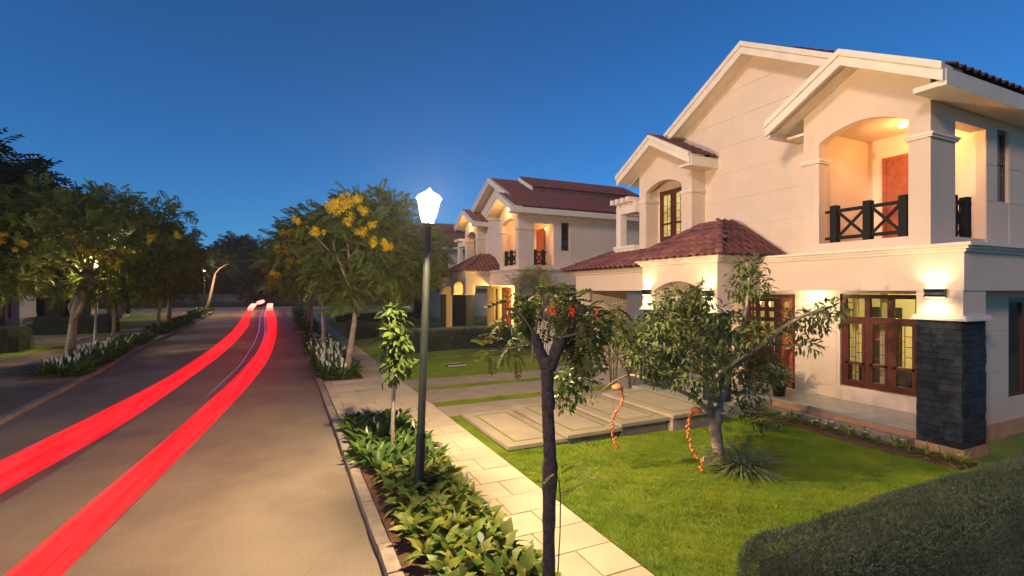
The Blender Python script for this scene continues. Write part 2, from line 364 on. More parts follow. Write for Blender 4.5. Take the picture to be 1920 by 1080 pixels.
# ------------------------------------------------------------ the house
def arch_pts(a, b, z0, rise, n=10):
    """points of a segmental arch from a to b (in order)"""
    return [(a + (b - a) * k / n, z0 + rise * (1 - (2 * k / n - 1) ** 2)) for k in range(n + 1)]
def tile_mesh():
    # one barrel pan tile, x = across slope (0.25), y = up-slope (0.34), curved
    s = MB(); n = 6; vs = []
    for j, (yy, lift) in enumerate(((0, .028), (.36, .0))):
        for k in range(n + 1):
            u = k / n; vs.append((u * .25 - .125, yy, lift + .045 * math.sin(math.pi * min(1, u / .62)) * (1 if u < .62 else 0) - (.012 * math.sin(math.pi * (u - .62) / .38) if u > .62 else 0)))
    for k in range(n + 1): x, yy, z = vs[k]; vs.append((x, 0, z - .022))
    fs = [(k, k + 1, k + n + 2, k + n + 1) for k in range(n)] + [(k + 1, k, 2 * n + 2 + k, 2 * n + 3 + k) for k in range(n)]
    s.add(vs, fs, True); return s
TILE = tile_mesh(); TILE_ME = TILE.mesh('roof_tile', M['tile']); RIDGE_ME = None
def ridge_me():
    s = MB(); n = 6; vs = []
    for (yy, r_) in ((0, .105), (.3, .08)):
        for k in range(n + 1):
            t = math.pi * k / n; vs.append((math.cos(t) * r_, yy, math.sin(t) * r_ * .9 - .02))
    s.add(vs, [(k, k + 1, k + n + 2, k + n + 1) for k in range(n)] + [tuple(range(n, -1, -1))], True)
    return s.mesh('ridge_tile', M['tile'])
RIDGE_ME = ridge_me()
def slope_tiles(parent, eave_a, eave_b, ridge_a, ridge_b, individual=True, wx=.25, wy=.30):
    """tiles on the quad/triangle between an eave line and a ridge line (ridge may be a point)"""
    A, B, C, D = map(Vector, (eave_a, eave_b, ridge_b, ridge_a))
    ex = (B - A).normalized(); nrm = ex.cross((C + D) / 2 - (A + B) / 2).normalized()
    if nrm.z < 0: nrm = -nrm
    uy = nrm.cross(ex).normalized()
    if uy.z < 0: uy = -uy
    H = (D - A).dot(uy); L = (B - A).length
    la, lb = (D - A).dot(ex), (C - A).dot(ex)
    base = Matrix((( *ex, 0), (*uy, 0), (*nrm, 0), (0, 0, 0, 1))).transposed()
    rows = int(math.ceil(H / wy)); Rm = []; P = []
    for r in range(rows):
        t = min(1, (r * wy + wy * .3) / H); a = la * t; b = L + (lb - L) * t
        k0 = math.ceil((a + .0) / wx - .5); k1 = math.floor(b / wx - .5)
        for k in range(k0, k1 + 1):
            P.append(A + ex * ((k + .5) * wx) + uy * (r * wy - .04) + nrm * .012)
    right = base.to_3x3()
    # mirrored frames keep handedness
    if right.determinant() < 0: right = Matrix((-ex, uy, nrm)).transposed()
    if individual:
        for p in P:
            o = link('roof_tile', TILE_ME, parent); o.location = p; e = right.to_euler(); o.rotation_euler = (e.x + rng.uniform(-.01, .01), e.y + rng.uniform(-.015, .015), e.z + rng.uniform(-.012, .012))
    elif P:
        n = len(P); TV = np.array(TILE.v); Rm = np.tile(np.array(right), (n, 1, 1))
        V, F = place_np(TV, np.array(TILE.f), np.array([tuple(p) for p in P]), Rm, np.ones(n))
        me = np_mesh('roof_tile_field', V, F, M['roof'], True)
        tag(link('roof_tile_field', me, parent), kind='stuff')
def ridge_tiles(parent, a, b):
    a, b = Vector(a), Vector(b); d = (b - a); n = max(1, int(d.length / .26)); q = d.to_track_quat('Y', 'Z').to_euler()
    for i in range(n):
        o = link('ridge_tile', RIDGE_ME, parent); o.location = a + d * (i / n); o.rotation_euler = q
_slate = [MB().box(-l / 2, -.012, 0, l / 2, .012, .062).mesh('slate_strip', M['slate']) for l in (.25, .32, .42)]
def slate_pier(parent, x0, y0, x1, y1, z0, z1, faces='ws', strips=True):
    """core plus coursed slate strips on west (x0) and south (y0) faces"""
    MB().box(x0 + .02, y0 + .02, z0, x1, y1, z1).build('pier_core', M['slate' if not strips else 'mortar'], parent)
    if not strips: return
    z = z0; i = 0; hh = .108
    while z < z1 - .02:
        h = min(hh, z1 - z)
        for f in faces:
            a, b = (y0, y1) if f == 'w' else (x0, x1)
            cuts = [a + (.0 if f == 'w' else 0)]
            c = a + (b - a) * rng.choice((.38, .5, .62))
            cuts += [c, b]
            for p, q in zip(cuts, cuts[1:]):
                pr = rng.uniform(.0, .016)
                s = MB()
                if f == 'w': s.box(x0 - pr, p + .002 + (0 if p > a else -.0), z + .004, x0 + .019, q - .002, z + h - .003)
                else: s.box(p + (.022 if p == a else .002), y0 - pr, z + .004, q - .002, y0 + .019, z + h - .003)
                s.build('slate_strip', M['slate'], parent)
        z += h; i += 1
def moulding(s, x0, y0, x1, y1, z, out=(.03, .06, .09), h=.05, sides='ws'):
    """stepped cornice: boxes projecting west (x-) and south (y-)"""
    for k, o in enumerate(out):
        s.box(x0 - o, y0 - (o if 's' in sides else 0), z + k * h, x1, y1 + (o if 'n' in sides else 0), z + (k + 1) * h)
def window(parent, x, ya, yb, za, zb, cols, transom=.5, pane='glass', lattice=True, lower=True, name='window'):
    """wooden window in a west-facing wall at plane x, mullions, panes with lattice bars"""
    f = MB(); fw = .09; d0, d1 = x - .02, x + .07
    f.box(d0, ya, za, d1, yb, za + fw); f.box(d0, ya, zb - fw, d1, yb, zb); f.box(d0, ya, za + fw, d1, ya + fw, zb - fw); f.box(d0, yb - fw, za + fw, d1, yb, zb - fw)
    iw = (yb - ya - 2 * fw); cw = iw / cols; zt = zb - fw - transom
    if transom: f.box(d0 + .002, ya + fw, zt - .10, d1 - .002, yb - fw, zt)
    for c in range(1, cols): f.box(d0 + .004, ya + fw + c * cw - .055, za + fw, d1 - .004, ya + fw + c * cw + .055, zb - fw)
    fo = f.build(name, M['wood'], parent)
    for c in range(cols):
        a = ya + fw + c * cw + (.055 if c else 0); b = ya + fw + (c + 1) * cw - (.055 if c < cols - 1 else 0)
        rows = []
        if transom: rows.append((zt, zb - fw, False))
        top = zt - .10 if transom else zb - fw
        sash = MB(); sw = .055
        low = za + fw
        if lower:
            m_ = low + (top - low) * .30
            rows += [(m_ + .05, top - sw, True), (low + sw, m_ - .01, True)]
            sash.box(d0 - .008, a, m_ - .01, d1 - .02, b, m_ + .05)
        else: rows += [(low + sw, top - sw, True)]
        sash.box(d0 - .008, a, low, d1 - .02, a + sw, top); sash.box(d0 - .008, b - sw, low, d1 - .02, b, top)
        sash.box(d0 - .008, a + sw, low, d1 - .02, b - sw, low + sw); sash.box(d0 - .008, a + sw, top - sw, d1 - .02, b - sw, top)
        sash.build('sash', M['wood'], fo)
        for (p, q, lat) in rows:
            aa, bb = (a + sw, b - sw) if lat else (a + .01, b - .01)
            MB().box(x + .02, aa, p, x + .026, bb, q).build('pane', M[pane], fo)
            if lat and lattice:
                g = MB(); mid = (aa + bb) / 2; w_ = .007; n = max(2, int((q - p) / .19))
                g.box(x + .008, mid - w_, p, x + .018, mid + w_, q)
                for k in range(1, n):
                    z = p + (q - p) * k / n
                    g.box(x + .0085, aa, z - w_, x + .0175, mid - w_, z + w_)
                    z2 = z - (q - p) / n * .5
                    g.box(x + .0085, mid + w_, z2 - w_, x + .0175, bb, z2 + w_)
                g.build('lattice', M['wood'], fo)
    return fo
def railing(parent, pts, z, h=.78):
    """black timber railing with X panels along a polyline of posts"""
    ps = MB()
    r = MB()
    for p in pts: MB().box(p[0] - .07, p[1] - .07, z, p[0] + .07, p[1] + .07, z + h + .1).build('railing_post', M['rail'], parent)
    for a, b in zip(pts, pts[1:]):
        a, b = Vector((*a, 0)), Vector((*b, 0)); d = (b - a).normalized(); a2, b2 = a + d * .07, b - d * .07
        q = MB()
        for zz in (z + .1, z + h - .02): q.bar(a2 + Vector((0, 0, zz)), b2 + Vector((0, 0, zz)), .05, .07)
        q.bar(a2 + Vector((0, 0, z + .13)), b2 + Vector((0, 0, z + h - .06)), .035, .05)
        q.bar(a2 + d * .01 + Vector((0, 0, z + h - .06)), b2 + Vector((0, 0, z + .13)), .045, .05)
        q.build('railing_panel', M['rail'], parent)
    for e, i in ((pts[0], pts[1]), (pts[-1], pts[-2])):
        e, i = Vector((*e, 0)), Vector((*i, 0)); d = (e - i).normalized()
        q = MB()
        for zz in (z + .1, z + h - .02): q.bar(e + d * .07 + Vector((0, 0, zz)), e + d * .2 + Vector((0, 0, zz)), .05, .06)
        q.build('rail_end', M['rail'], parent)
def light(kind, loc, e, c, parent=None, rad=.05, rot=None, ang=None, blend=.6):
    d = bpy.data.lights.new('lamp_light', kind); d.energy = e; d.color = c
    if kind in ('POINT', 'SPOT'): d.shadow_soft_size = rad
    if kind == 'SPOT': d.spot_size = ang; d.spot_blend = blend
    o = bpy.data.objects.new('lamp_light', d); COL.objects.link(o); o.location = loc
    if rot: o.rotation_euler = rot
    if parent: o.parent = parent
    return o
def wall_light(x, y, z, label, energy=22, on=True, scale=1., root=None):
    """up-and-down fitting on a west facing wall; concave black body"""
    t = empty('wall_light', (x, y, z)); tag(t, label, 'lamp', 'up-and-down wall lights on the houses')
    s = MB(); W = .15; pr = []
    for k in range(7):
        u = k / 6; pr.append((-.10 + .035 * math.sin(math.pi * u), -.075 + .15 * u))
    s.prism([(0.0, -.075)] + [(p[0] - .0, p[1]) for p in pr] + [(0.0, .075)], 'y', -W, W)
    s.build('lamp_body', M['blackplastic'], t)
    MB().box(-.08, -W + .02, .0752, -.01, W - .02, .081).build('lamp_lens', M['fixglow'], t)
    MB().box(-.08, -W + .02, -.081, -.01, W - .02, -.0752).build('lamp_lens', M['fixglow'], t)
    c = (1., .86, .42)
    light('SPOT', (-.09, 0, .10), energy, c, t, .03, (math.pi, 0, 0), R(150), .8)
    light('SPOT', (-.09, 0, -.10), energy, c, t, .03, (0, 0, 0), R(150), .8)
    return t
def clipband(y0, y1, z0, z1, ridge_y, ridge_z, sl):
    """polygon of wall band [y0,y1]x[z0,z1] under a gable line z <= ridge_z - sl*|y-ridge_y|"""
    top = lambda y: ridge_z - sl * abs(y - ridge_y)
    n = 24; ysamp = [y0 + (y1 - y0) * k / n for k in range(n + 1)]
    if y0 < ridge_y < y1: ysamp = sorted(ysamp + [ridge_y])
    seg = [(yy, min(z1, top(yy))) for yy in ysamp if top(yy) > z0 + .005]
    if len(seg) < 2: return None
    # exact ends
    if seg[0][0] > y0: seg = [(ridge_y - (ridge_z - z0) / sl, z0 + .001)] + seg
    if seg[-1][0] < y1: seg = seg + [(ridge_y + (ridge_z - z0) / sl, z0 + .001)]
    poly = [(p, z0) for p in (seg[0][0], seg[-1][0])]
    return [poly[0]] + [poly[1]] + seg[::-1]

def house(y_off, z_off, sl, dz_eave, label, detail=2):
    """villa; coordinates are those of the near villa, shifted by (0, y_off, z_off).
       sl = roof slope, dz_eave lifts eaves relative to the near villa"""
    T = empty('house', (10.45, 4.28 + y_off, z_off)); tag(T, label, 'house', 'white and red-roofed villas of the street' )
    inv = Matrix.Translation((-10.45, -4.28, 0))
    class Par: pass
    G_ = T
    made_before = set(bpy.data.objects)
    A = MB
    P_, TR, DT = M['plaster'], M['trim'], detail
    ZE = 6.67 + dz_eave                      # top of eave edge
    RY, RZ = 8.94, 6.67 + dz_eave + sl * 4.56  # main ridge
    FZ = 3.72                                 # cornice top
    # ---- ground floor
    A().prism([(12.0, 4.70), (20, 4.70), (20, 15.0), (11.86, 15.0), (11.86, 12.0), (12.0, 12.0)], 'z', 2.95, 3.45).build('floor_slab', P_, G_)
    # recess wall x=11.85..12.0 with window opening 5.58-7.15 and door opening 8.31-9.86
    wl = A()
    X0, X1 = 11.85, 12.02
    wl.prism([(4.70, 0), (13.0, 0), (13.0, 2.95), (10.85, 2.95), (10.85, 2.35), (10.25, 2.35), (10.25, 2.95), (9.86, 2.95), (9.86, 2.80), (9.86, .351), (8.31, .351), (8.31, 2.80), (9.859, 2.80), (9.859, 2.951), (4.70, 2.951)][0:0] or
             [(4.70, 0), (12.9, 0), (12.9, 2.95), (4.70, 2.95)], 'x', X1 - .001, X1) if 0 else None
    for (a, b, c, d) in ((4.70, 5.56, 0, 2.95), (5.56, 7.17, 0, .68), (5.56, 7.17, 2.83, 2.95), (7.17, 8.29, 0, 2.95), (8.29, 9.88, 2.82, 2.95), (8.29, 9.88, 0, .35), (9.88, 10.3, 0, 2.95), (10.3, 10.75, 0, .8), (10.3, 10.75, 2.75, 2.95), (10.75, 12.0, 0, 2.95)):
        wl.box(X0, a, c, X1, b, d)
    wl.build('wall', P_, G_)
    # groove strips on the recess wall: slightly proud panels
    for (a, b, c, d) in ((7.25, 8.24, .37, .62), (7.25, 8.24, .64, 2.80), (4.98, 5.50, .37, .62)):
        A().box(X0 - .008, a, c, X0 - .0005, b, d).build('wall_panel', P_, G_)
    window(G_, 11.90, 5.58, 7.15, .70, 2.81, 3, .42, 'glass')
    # entry door: wide leaf with square panes, narrow side leaf
    dr = A(); xd = 11.90
    dr.box(xd, 8.31, .352, xd + .08, 8.39, 2.80); dr.box(xd, 9.78, .352, xd + .08, 9.86, 2.80); dr.box(xd, 8.39, 2.71, xd + .08, 9.78, 2.80); dr.box(xd + .001, 8.72, .352, xd + .079, 8.79, 2.71)
    frame = dr.build('door', M['wood'], G_)
    def leaf(a, b, cols, rows):
        lf = A(); ys_ = []; ps = .145
        gap = (b - a - cols * ps) / (cols + 1)
        colsx = [a + gap + k * (ps + gap) for k in range(cols)]
        zs = [2.62 - .17 - k * .27 for k in range(rows)]
        zlist = sorted([(z, z + .16) for z in zs])
        prev = .36
        for z0_, z1_ in zlist:
            lf.box(xd + .015, a, prev, xd + .06, b, z0_)
            e = a
            for cx in colsx: lf.box(xd + .015, e, z0_, xd + .06, cx, z1_); e = cx + ps
            lf.box(xd + .015, e, z0_, xd + .06, b, z1_); prev = z1_
        lf.box(xd + .015, a, prev, xd + .06, b, 2.705)
        lo = lf.build('door_leaf', M['doorw'] if cols == 1 else M['wood'], frame)
        for z0_, z1_ in zlist:
            for cx in colsx: A().box(xd + .03, cx + .002, z0_ + .002, xd + .036, cx + ps - .002, z1_ - .002).build('door_pane', M['glass'], frame)
        # raised lower panel
        A().box(xd + .005, a + .08, .5, xd + .0149, b - .08, 1.35).build('door_panel', M['wood'], frame)
    leaf(8.40, 8.715, 1, 5); leaf(8.80, 9.775, 3, 4)
    A().tube([(xd - .02, 8.88, 1.2), (xd - .04, 8.88, 1.25), (xd - .04, 8.88, 1.6), (xd - .02, 8.88, 1.65)], .012, 6).build('door_handle', M['guard'], frame)
    window(G_, 11.9, 10.3, 10.75, .8, 2.75, 1, 0, 'darkglass', False, False)
    # lit room behind
    rm = A(); rm.box(12.03, 4.9, .35, 16.5, 11.0, .36); rm.box(16.5, 4.9, .35, 16.6, 11.0, 2.9); rm.box(12.03, 4.8, .35, 16.5, 4.9, 2.9); rm.box(12.03, 11.0, .35, 16.5, 11.1, 2.9); rm.box(12.03, 4.9, 2.9, 16.5, 11.0, 2.94)
    rm.build('room_lining', M['roomwall'], G_)
    A().box(16.44, 6.2, 1.3, 16.499, 7.3, 2.1).build('framed_picture', M['doorw'], G_); A().box(16.43, 8.2, .36, 16.499, 9.1, 2.4).build('inner_doorway', M['sofa'], G_)
    for q in (5.62, 6.42, 7.02): A().prism([(12.3 + .03 * (k % 2), q + k * .035) for k in range(5)] + [(12.33 + .03 * (k % 2), q + k * .035) for k in range(4, -1, -1)], 'z', .4, 2.85).build('curtain', M['roomwall'], G_)
    sf = A(); sf.box(12.7, 6.1, .36, 13.5, 7.4, .78); sf.box(12.6, 6.1, .36, 12.78, 7.4, 1.15); sf.box(12.7, 5.9, .36, 13.5, 6.1, .95); sf.box(12.7, 7.4, .36, 13.5, 7.55, .95); sf.build('sofa_silhouette', M['sofa'], G_)
    ch = A(); ch.box(13.3, 5.3, .36, 13.36, 5.36, 1.45); ch.box(13.3, 5.75, .36, 13.36, 5.81, 1.45); ch.box(13.3, 5.3, .8, 13.75, 5.8, .86); ch.box(13.31, 5.36, 1.1, 13.35, 5.75, 1.4); ch.build('chair_silhouette', M['sofa'], G_)
    # porch floor with step edges
    pf = A(); pf.box(10.52, 5.0, .30, 11.845, 12.0, .352); pf.build('porch_floor', M['porchfloor'], G_)
    A().box(10.56, 5.0, .17, 11.84, 8.2, .299).build('porch_riser', M['terra'], G_)
    A().box(10.34, 5.05, -.05, 11.84, 8.18, .169).build('porch_step', M['conc'], G_)
    A().box(8.62, 7.95, -.05, 10.5, 10.75, .30).build('entry_landing', M['porchfloor'], G_)
    # corner pier
    slate_pier(G_, 10.47, 4.31, 11.26, 4.98, .18, 2.38, 'ws', DT > 0)
    A().box(10.45, 4.28, -.1, 11.28, 5.0, .18).build('pier_base', M['terra'], G_)
    cp = A(); cp.box(10.38, 4.21, 2.38, 11.34, 5.06, 2.42); cp.box(10.42, 4.25, 2.42, 11.31, 5.02, 2.47); cp.build('pier_cap', TR, G_)
    A().box(10.47, 4.30, 2.47, 11.24, 4.98, 2.9).build('pier_head', P_, G_)
    # fascia beams
    fb = A(); fb.box(10.45, 4.28, 2.9, 10.75, 8.21, 3.57); fb.box(10.75, 4.28, 2.901, 20, 4.58, 3.57); fb.build('fascia_beam', P_, G_)
    A().box(10.752, 4.582, 3.0, 12.2, 12, 3.08).build('porch_ceiling', P_, G_)
    co = A(); moulding(co, 10.45, 4.28, 20, 8.3, 3.5705, (.04, .09, .15), .05); co.build('cornice', TR, G_)
    # south wall
    sw = A(); sw.box(12.02, 4.70, .30, 13.2, 4.9, 2.95); sw.box(13.2, 4.70, .3, 14.6, 4.9, .75); sw.box(13.2, 4.70, 2.75, 14.6, 4.9, 2.95); sw.box(14.6, 4.7, .3, 20, 4.9, 2.95); sw.build('south_wall', P_, G_)
    A().box(11.85, 4.66, -.1, 20, 4.9, .299).build('plinth', M['terra'], G_)
    for (c, d) in ((.36, 1.28), (1.295, 2.1), (2.115, 2.93)): A().box(11.87, 4.692, c, 13.18, 4.6995, d).build('wall_panel', P_, G_)
    sm_ = A(); sm_.box(13.2, 4.72, .75, 14.6, 4.8, .84); sm_.box(13.2, 4.72, 2.66, 14.6, 4.8, 2.75); sm_.box(13.2, 4.72, .84, 13.3, 4.8, 2.66); sm_.box(14.5, 4.72, .84, 14.6, 4.8, 2.66); sm_.box(13.85, 4.72, .84, 13.95, 4.8, 2.66)
    so = sm_.build('side_window', M['wood'], G_)
    A().box(13.3, 4.76, .84, 13.85, 4.77, 2.66).build('pane', M['darkglass'], so); A().box(13.95, 4.76, .84, 14.5, 4.77, 2.66).build('pane', M['darkglass'], so)
    # ---- porch block (hip roof)
    pb = A(); n = 14
    ar = arch_pts(8.68, 10.30, 2.92, .22, n)
    pb.prism([(8.21, 2.47), (8.68, 2.47)] + ar + [(10.30, 2.47), (10.80, 2.47), (10.80, 3.57), (8.21, 3.57)], 'x', 9.03, 9.33)
    pb.build('porch_front', P_, G_)
    A().box(9.331, 8.21, 2.9, 10.449, 8.5, 3.57).build('porch_side', P_, G_)
    A().box(9.331, 8.21, 2.47, 9.5, 8.7, 2.899).build('porch_pier_head', P_, G_)
    A().box(9.331, 10.5, 2.47, 10.449, 10.8, 3.57).build('porch_side', P_, G_)
    for (a, b) in ((8.23, 8.66), (10.32, 10.78)):
        slate_pier(G_, 9.06, a, 9.5, b, .25, 2.38, 'ws', DT > 1 )
        A().box(9.04, a - .02, -.1, 9.52, b + .02, .25).build('pier_base', M['terra'], G_)
        q = A(); q.box(8.97, a - .08, 2.38, 9.56, b + .08, 2.42); q.box(9.0, a - .05, 2.42, 9.54, b + .05, 2.469); q.build('pier_cap', TR, G_)
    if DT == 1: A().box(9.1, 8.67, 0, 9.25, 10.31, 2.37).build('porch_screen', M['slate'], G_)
    pc = A(); moulding(pc, 9.03, 8.21, 10.45, 10.8, 3.572, (.05, .10, .16), .05, 'wsn'); pc.build('porch_cornice', TR, G_)
    e = (8.78, 7.93, 11.08, 10.5)   # eave x, y south, y north, back x
    az = 4.62; ax = 10.66
    pr = empty('porch_roof'); pr.parent = G_
    core = A(); zz = 3.73
    apS, apN = (10.2, 9.2, az), (10.2, 9.8, az)
    core.add([(e[0], e[1], zz), (e[0], e[2], zz), (11.18, e[2], zz), (11.18, e[1], zz), apS, apN, (11.18, 9.2, az), (11.18, 9.8, az)], [(0, 1, 5, 4), (0, 4, 6, 3), (1, 2, 7, 5), (4, 5, 7, 6), (0, 3, 2, 1)])
    core.build('roof_base', M['roof'], pr)
    ind = DT > 1
    slope_tiles(pr, (e[0], e[2], zz), (e[0], e[1], zz), apN, apS, ind)
    slope_tiles(pr, (e[0], e[1], zz), (11.15, e[1], zz), apS, (11.15, 9.2, az), ind)
    if DT > 0:
        ridge_tiles(pr, (e[0], e[1], zz + .04), (apS[0], apS[1], az + .05)); ridge_tiles(pr, (e[0], e[2], zz + .04), (apN[0], apN[1], az + .05)); ridge_tiles(pr, (apS[0], 9.15, az + .04), (apN[0], 9.85, az + .04))
    # ---- carport
    cb = A(); cb.box(9.6, 10.82, 2.9, 9.9, 15.14, 3.45); cb.box(9.9, 14.84, 2.9, 13.5, 15.14, 3.45); cb.build('carport_beam', P_, G_)
    A().box(9.901, 10.9, 3.0, 14, 14.839, 3.1).build('carport_ceiling', P_, G_)
    cc = A(); moulding(cc, 9.6, 10.82, 12, 15.14, 3.452, (.05, .10, .17), .055, 'wn'); cc.build('carport_cornice', TR, G_)
    A().box(9.95, 14.88, 0, 11.7, 15.1, 2.899).build('carport_wall', P_, G_)
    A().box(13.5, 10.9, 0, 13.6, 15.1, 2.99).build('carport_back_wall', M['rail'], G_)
    slate_pier(G_, 9.62, 14.72, 9.94, 15.12, 0.1, 2.38, 'ws', DT > 1)
    A().box(9.57, 14.68, 2.38, 10.0, 15.16, 2.46).build('pier_cap', TR, G_)
    A().box(9.62, 14.72, 2.46, 9.94, 15.12, 2.899).build('pier_head', P_, G_)
    cr = empty('carport_roof'); cr.parent = G_
    za, zb = 3.625, 4.22
    q = A(); q.add([(9.25, 15.6, za), (9.25, 10.95, za), (10.6, 10.95, zb), (10.6, 14.3, zb), (13, 15.6, za), (13, 14.3, zb), (9.25, 15.6, za - .03), (9.25, 10.95, za - .03), (13, 15.6, za - .03), (13, 10.95, za - .03)], [(0, 1, 2, 3), (0, 3, 5, 4), (6, 8, 9, 7)])
    q.build('roof_base', M['roof'], cr)
    slope_tiles(cr, (9.25, 15.6, za), (9.25, 10.95, za), (10.6, 14.3, zb), (10.6, 10.95, zb), ind)
    if DT > 0: ridge_tiles(cr, (9.25, 15.6, za + .03), (10.6, 14.3, zb + .04))
    # ---- pergola terrace beside the dormer
    pg = A(); pg.box(10.5, 13.0, 4.18, 12.5, 13.95, 4.24); pg.box(10.46, 12.92, 4.24, 12.5, 13.99, 4.33); pg.box(10.42, 12.915, 4.33, 12.5, 14.03, 4.42); pg.build('terrace_moulding', TR, G_)
    pg = A(); pg.box(10.5, 13.7, 4.42, 10.75, 13.95, 5.52); pg.box(10.5, 12.92, 5.52, 10.75, 13.95, 5.86); pg.box(10.75, 13.72, 5.521, 13.2, 13.95, 5.86); pg.box(12.4, 13.72, 4.42, 12.6, 13.95, 5.52); pg.build('pergola_frame', TR, G_)
    for yy in (13.0, 13.28, 13.56, 13.84): A().box(10.25, yy, 5.862, 13.2, yy + .13, 6.02).build('pergola_rafter', TR, G_)
    # ---- upper floor main wall with groove-separated panels
    XW = 11.18; gz = [3.72, 4.65, 5.41, 6.16, 6.91, 7.65, 8.4, 9.5]
    wz = RZ - .07
    for q0, z0_, z1_ in ((7.24, 3.4, 6.91), (6.0, 6.911, 9.9)):
        bk = clipband(q0, 12.9, z0_, z1_, RY, wz, sl); A().prism(bk, 'x', XW + .012, XW + .2).build('upper_wall', P_, G_)
    for a, b in zip(gz, gz[1:]):
        poly = clipband(7.24 if a < 6.8 else 6.0, 12.9, a + .012, b - .0, RY, wz, sl)
        if poly: A().prism(poly, 'x', XW, XW + .0119).build('wall_panel', P_, G_)
    # south upper wall y=4.85 plane, from x=12.68 with window
    uw = A(); uy0, uy1 = 4.85, 5.05; ztop = ZE - .25
    uw.box(12.68, uy0, 3.6, 13.15, uy1, ztop); uw.box(13.15, uy0, 3.6, 13.62, uy1, 4.72); uw.box(13.15, uy0, 6.2, 13.62, uy1, ztop); uw.box(13.62, uy0, 3.6, 20, uy1, ztop); uw.build('south_upper_wall', P_, G_)
    wf = A(); wf.box(13.15, 4.90, 4.72, 13.62, 4.97, 4.80); wf.box(13.15, 4.9, 6.12, 13.62, 4.97, 6.2); wf.box(13.15, 4.9, 4.8, 13.22, 4.97, 6.12); wf.box(13.55, 4.9, 4.8, 13.62, 4.97, 6.12); wf.box(13.22, 4.91, 5.5, 13.55, 4.96, 5.55)
    wo_ = wf.build('narrow_window', M['wood'], G_); A().box(13.22, 4.93, 4.8, 13.55, 4.94, 6.12).build('pane', M['darkglass'], wo_)
    # side panels flanking narrow window
    for (a, b) in ((12.70, 13.13), (13.64, 14.4)):
        for (c, d) in ((3.74, 4.70), (4.712, 5.42), (5.432, 6.4)): A().box(a, 4.842, c, b, 4.8495, min(d, ztop)).build('wall_panel', P_, G_)
    # balcony: corner pillar, left pier, arch front
    ar = arch_pts(5.20, 6.90, 6.13, .26, 14)
    gT = lambda yy: min(RZ - sl * abs(yy - RY), 99)
    by = 6.06; bz = RZ - sl * (RY - by)           # balcony ridge
    gl = lambda yy: bz - sl * abs(yy - by) - .07
    bf = A(); bf.prism([(5.20, 5.71)] + ar + [(6.90, 5.71), (7.25, 5.71), (7.25, gl(7.25)), (by, gl(by)), (4.85, gl(4.85)), (4.85, 5.71)], 'x', 10.66, 10.88); bf.build('balcony_gable_wall', P_, G_)
    A().box(10.66, 4.85, 3.66, 11.52, 5.20, 5.709).build('balcony_pillar', P_, G_)
    A().box(10.88, 4.851, 5.71, 11.52, 5.19, ztop).build('balcony_pillar_head', P_, G_)
    A().box(11.52, 4.852, 6.12, 12.68, 5.10, ztop - .001).build('balcony_side_lintel', P_, G_)
    A().box(10.66, 6.90, 3.66, 10.95, 7.25, 5.709).build('balcony_pier', P_, G_)
    A().box(10.9, 7.02, 3.66, 12.7, 7.25, 6.5).build('balcony_north_wall', P_, G_)
    for (a, b, c) in ((4.85, 5.20, 11.52), (6.90, 7.25, 10.97)):
        q = A(); q.box(10.62, a - .04, 5.71, c + .04, b + .04, 5.75); q.box(10.60, a - .06, 5.75, c + .06, b + .06, 5.80); q.build('pillar_cap', TR, G_)
    A().box(10.66, 5.20, 3.66, 10.86, 6.90, 3.93).build('balcony_parapet', P_, G_)
    A().box(11.52, 4.86, 3.66, 12.68, 5.05, 3.93).build('balcony_parapet', P_, G_)
    A().box(10.6, 4.86, 3.55, 12.68, 7.2, 3.70).build('balcony_floor', P_, G_)
    A().box(12.68, 5.05, 3.6, 12.8, 7.02, 6.5).build('balcony_back_wall', P_, G_)
    A().box(10.9, 5.05, 6.45, 12.8, 7.02, 6.5).build('balcony_ceiling', P_, G_)
    bd = A(); bd.box(12.63, 5.72, 3.70, 12.679, 5.80, 5.98); bd.box(12.63, 6.61, 3.7, 12.679, 6.69, 5.98); bd.box(12.63, 5.8, 5.90, 12.679, 6.61, 5.98)
    bo = bd.build('balcony_door', M['doorw'], G_); A().box(12.65, 5.80, 3.7, 12.678, 6.61, 5.90).build('door_leaf', M['doorw'], bo)
    A().tube([(12.63, 5.9, 4.7), (12.6, 5.9, 4.7), (12.6, 6.0, 4.7)], .012, 6).build('door_handle', M['guard'], bo)
    rl = empty('railing'); rl.parent = G_
    railing(rl, [(10.77, 6.62), (10.77, 5.96), (10.77, 5.32)], 3.932, .70)
    rl2 = empty('railing'); rl2.parent = G_
    railing(rl2, [(11.62, 4.95), (12.12, 4.95)], 3.932, .70)
    bl = empty('balcony_lamp', (11.9, 5.9, 6.40)); bl.parent = G_
    A().tube([(0, 0, .04), (0, 0, -.02)], [.09, .07], 10).build('lamp_shade', M['bulb'], bl)
    # ---- dormer bay
    ar = arch_pts(11.01, 12.59, 6.10, .24, 12)
    dyr = 11.78; dze = 6.66 + dz_eave; dzr = dze + sl * 1.64
    gl2 = lambda yy: dzr - sl * abs(yy - dyr) - .07
    A().prism([(11.01, 5.76)] + ar + [(12.59, 5.76), (12.91, 5.76), (12.91, gl2(12.91)), (dyr, gl2(dyr)), (10.61, gl2(10.61)), (10.61, 5.76)], 'x', 10.66, 10.86).build('dormer_wall', P_, G_)
    A().box(10.66, 10.61, 3.66, XW, 11.01, 5.759).build('dormer_pier', P_, G_); A().box(10.861, 10.611, 5.76, XW, 10.9, gl2(10.61)).build('dormer_side', P_, G_)
    A().box(10.66, 12.59, 3.66, XW, 12.91, 5.759).build('dormer_pier', P_, G_); A().box(10.861, 12.62, 5.76, XW, 12.909, gl2(10.61)).build('dormer_side', P_, G_)
    A().box(10.68, 11.01, 3.66, 10.86, 12.59, 4.30).build('dormer_parapet', P_, G_)
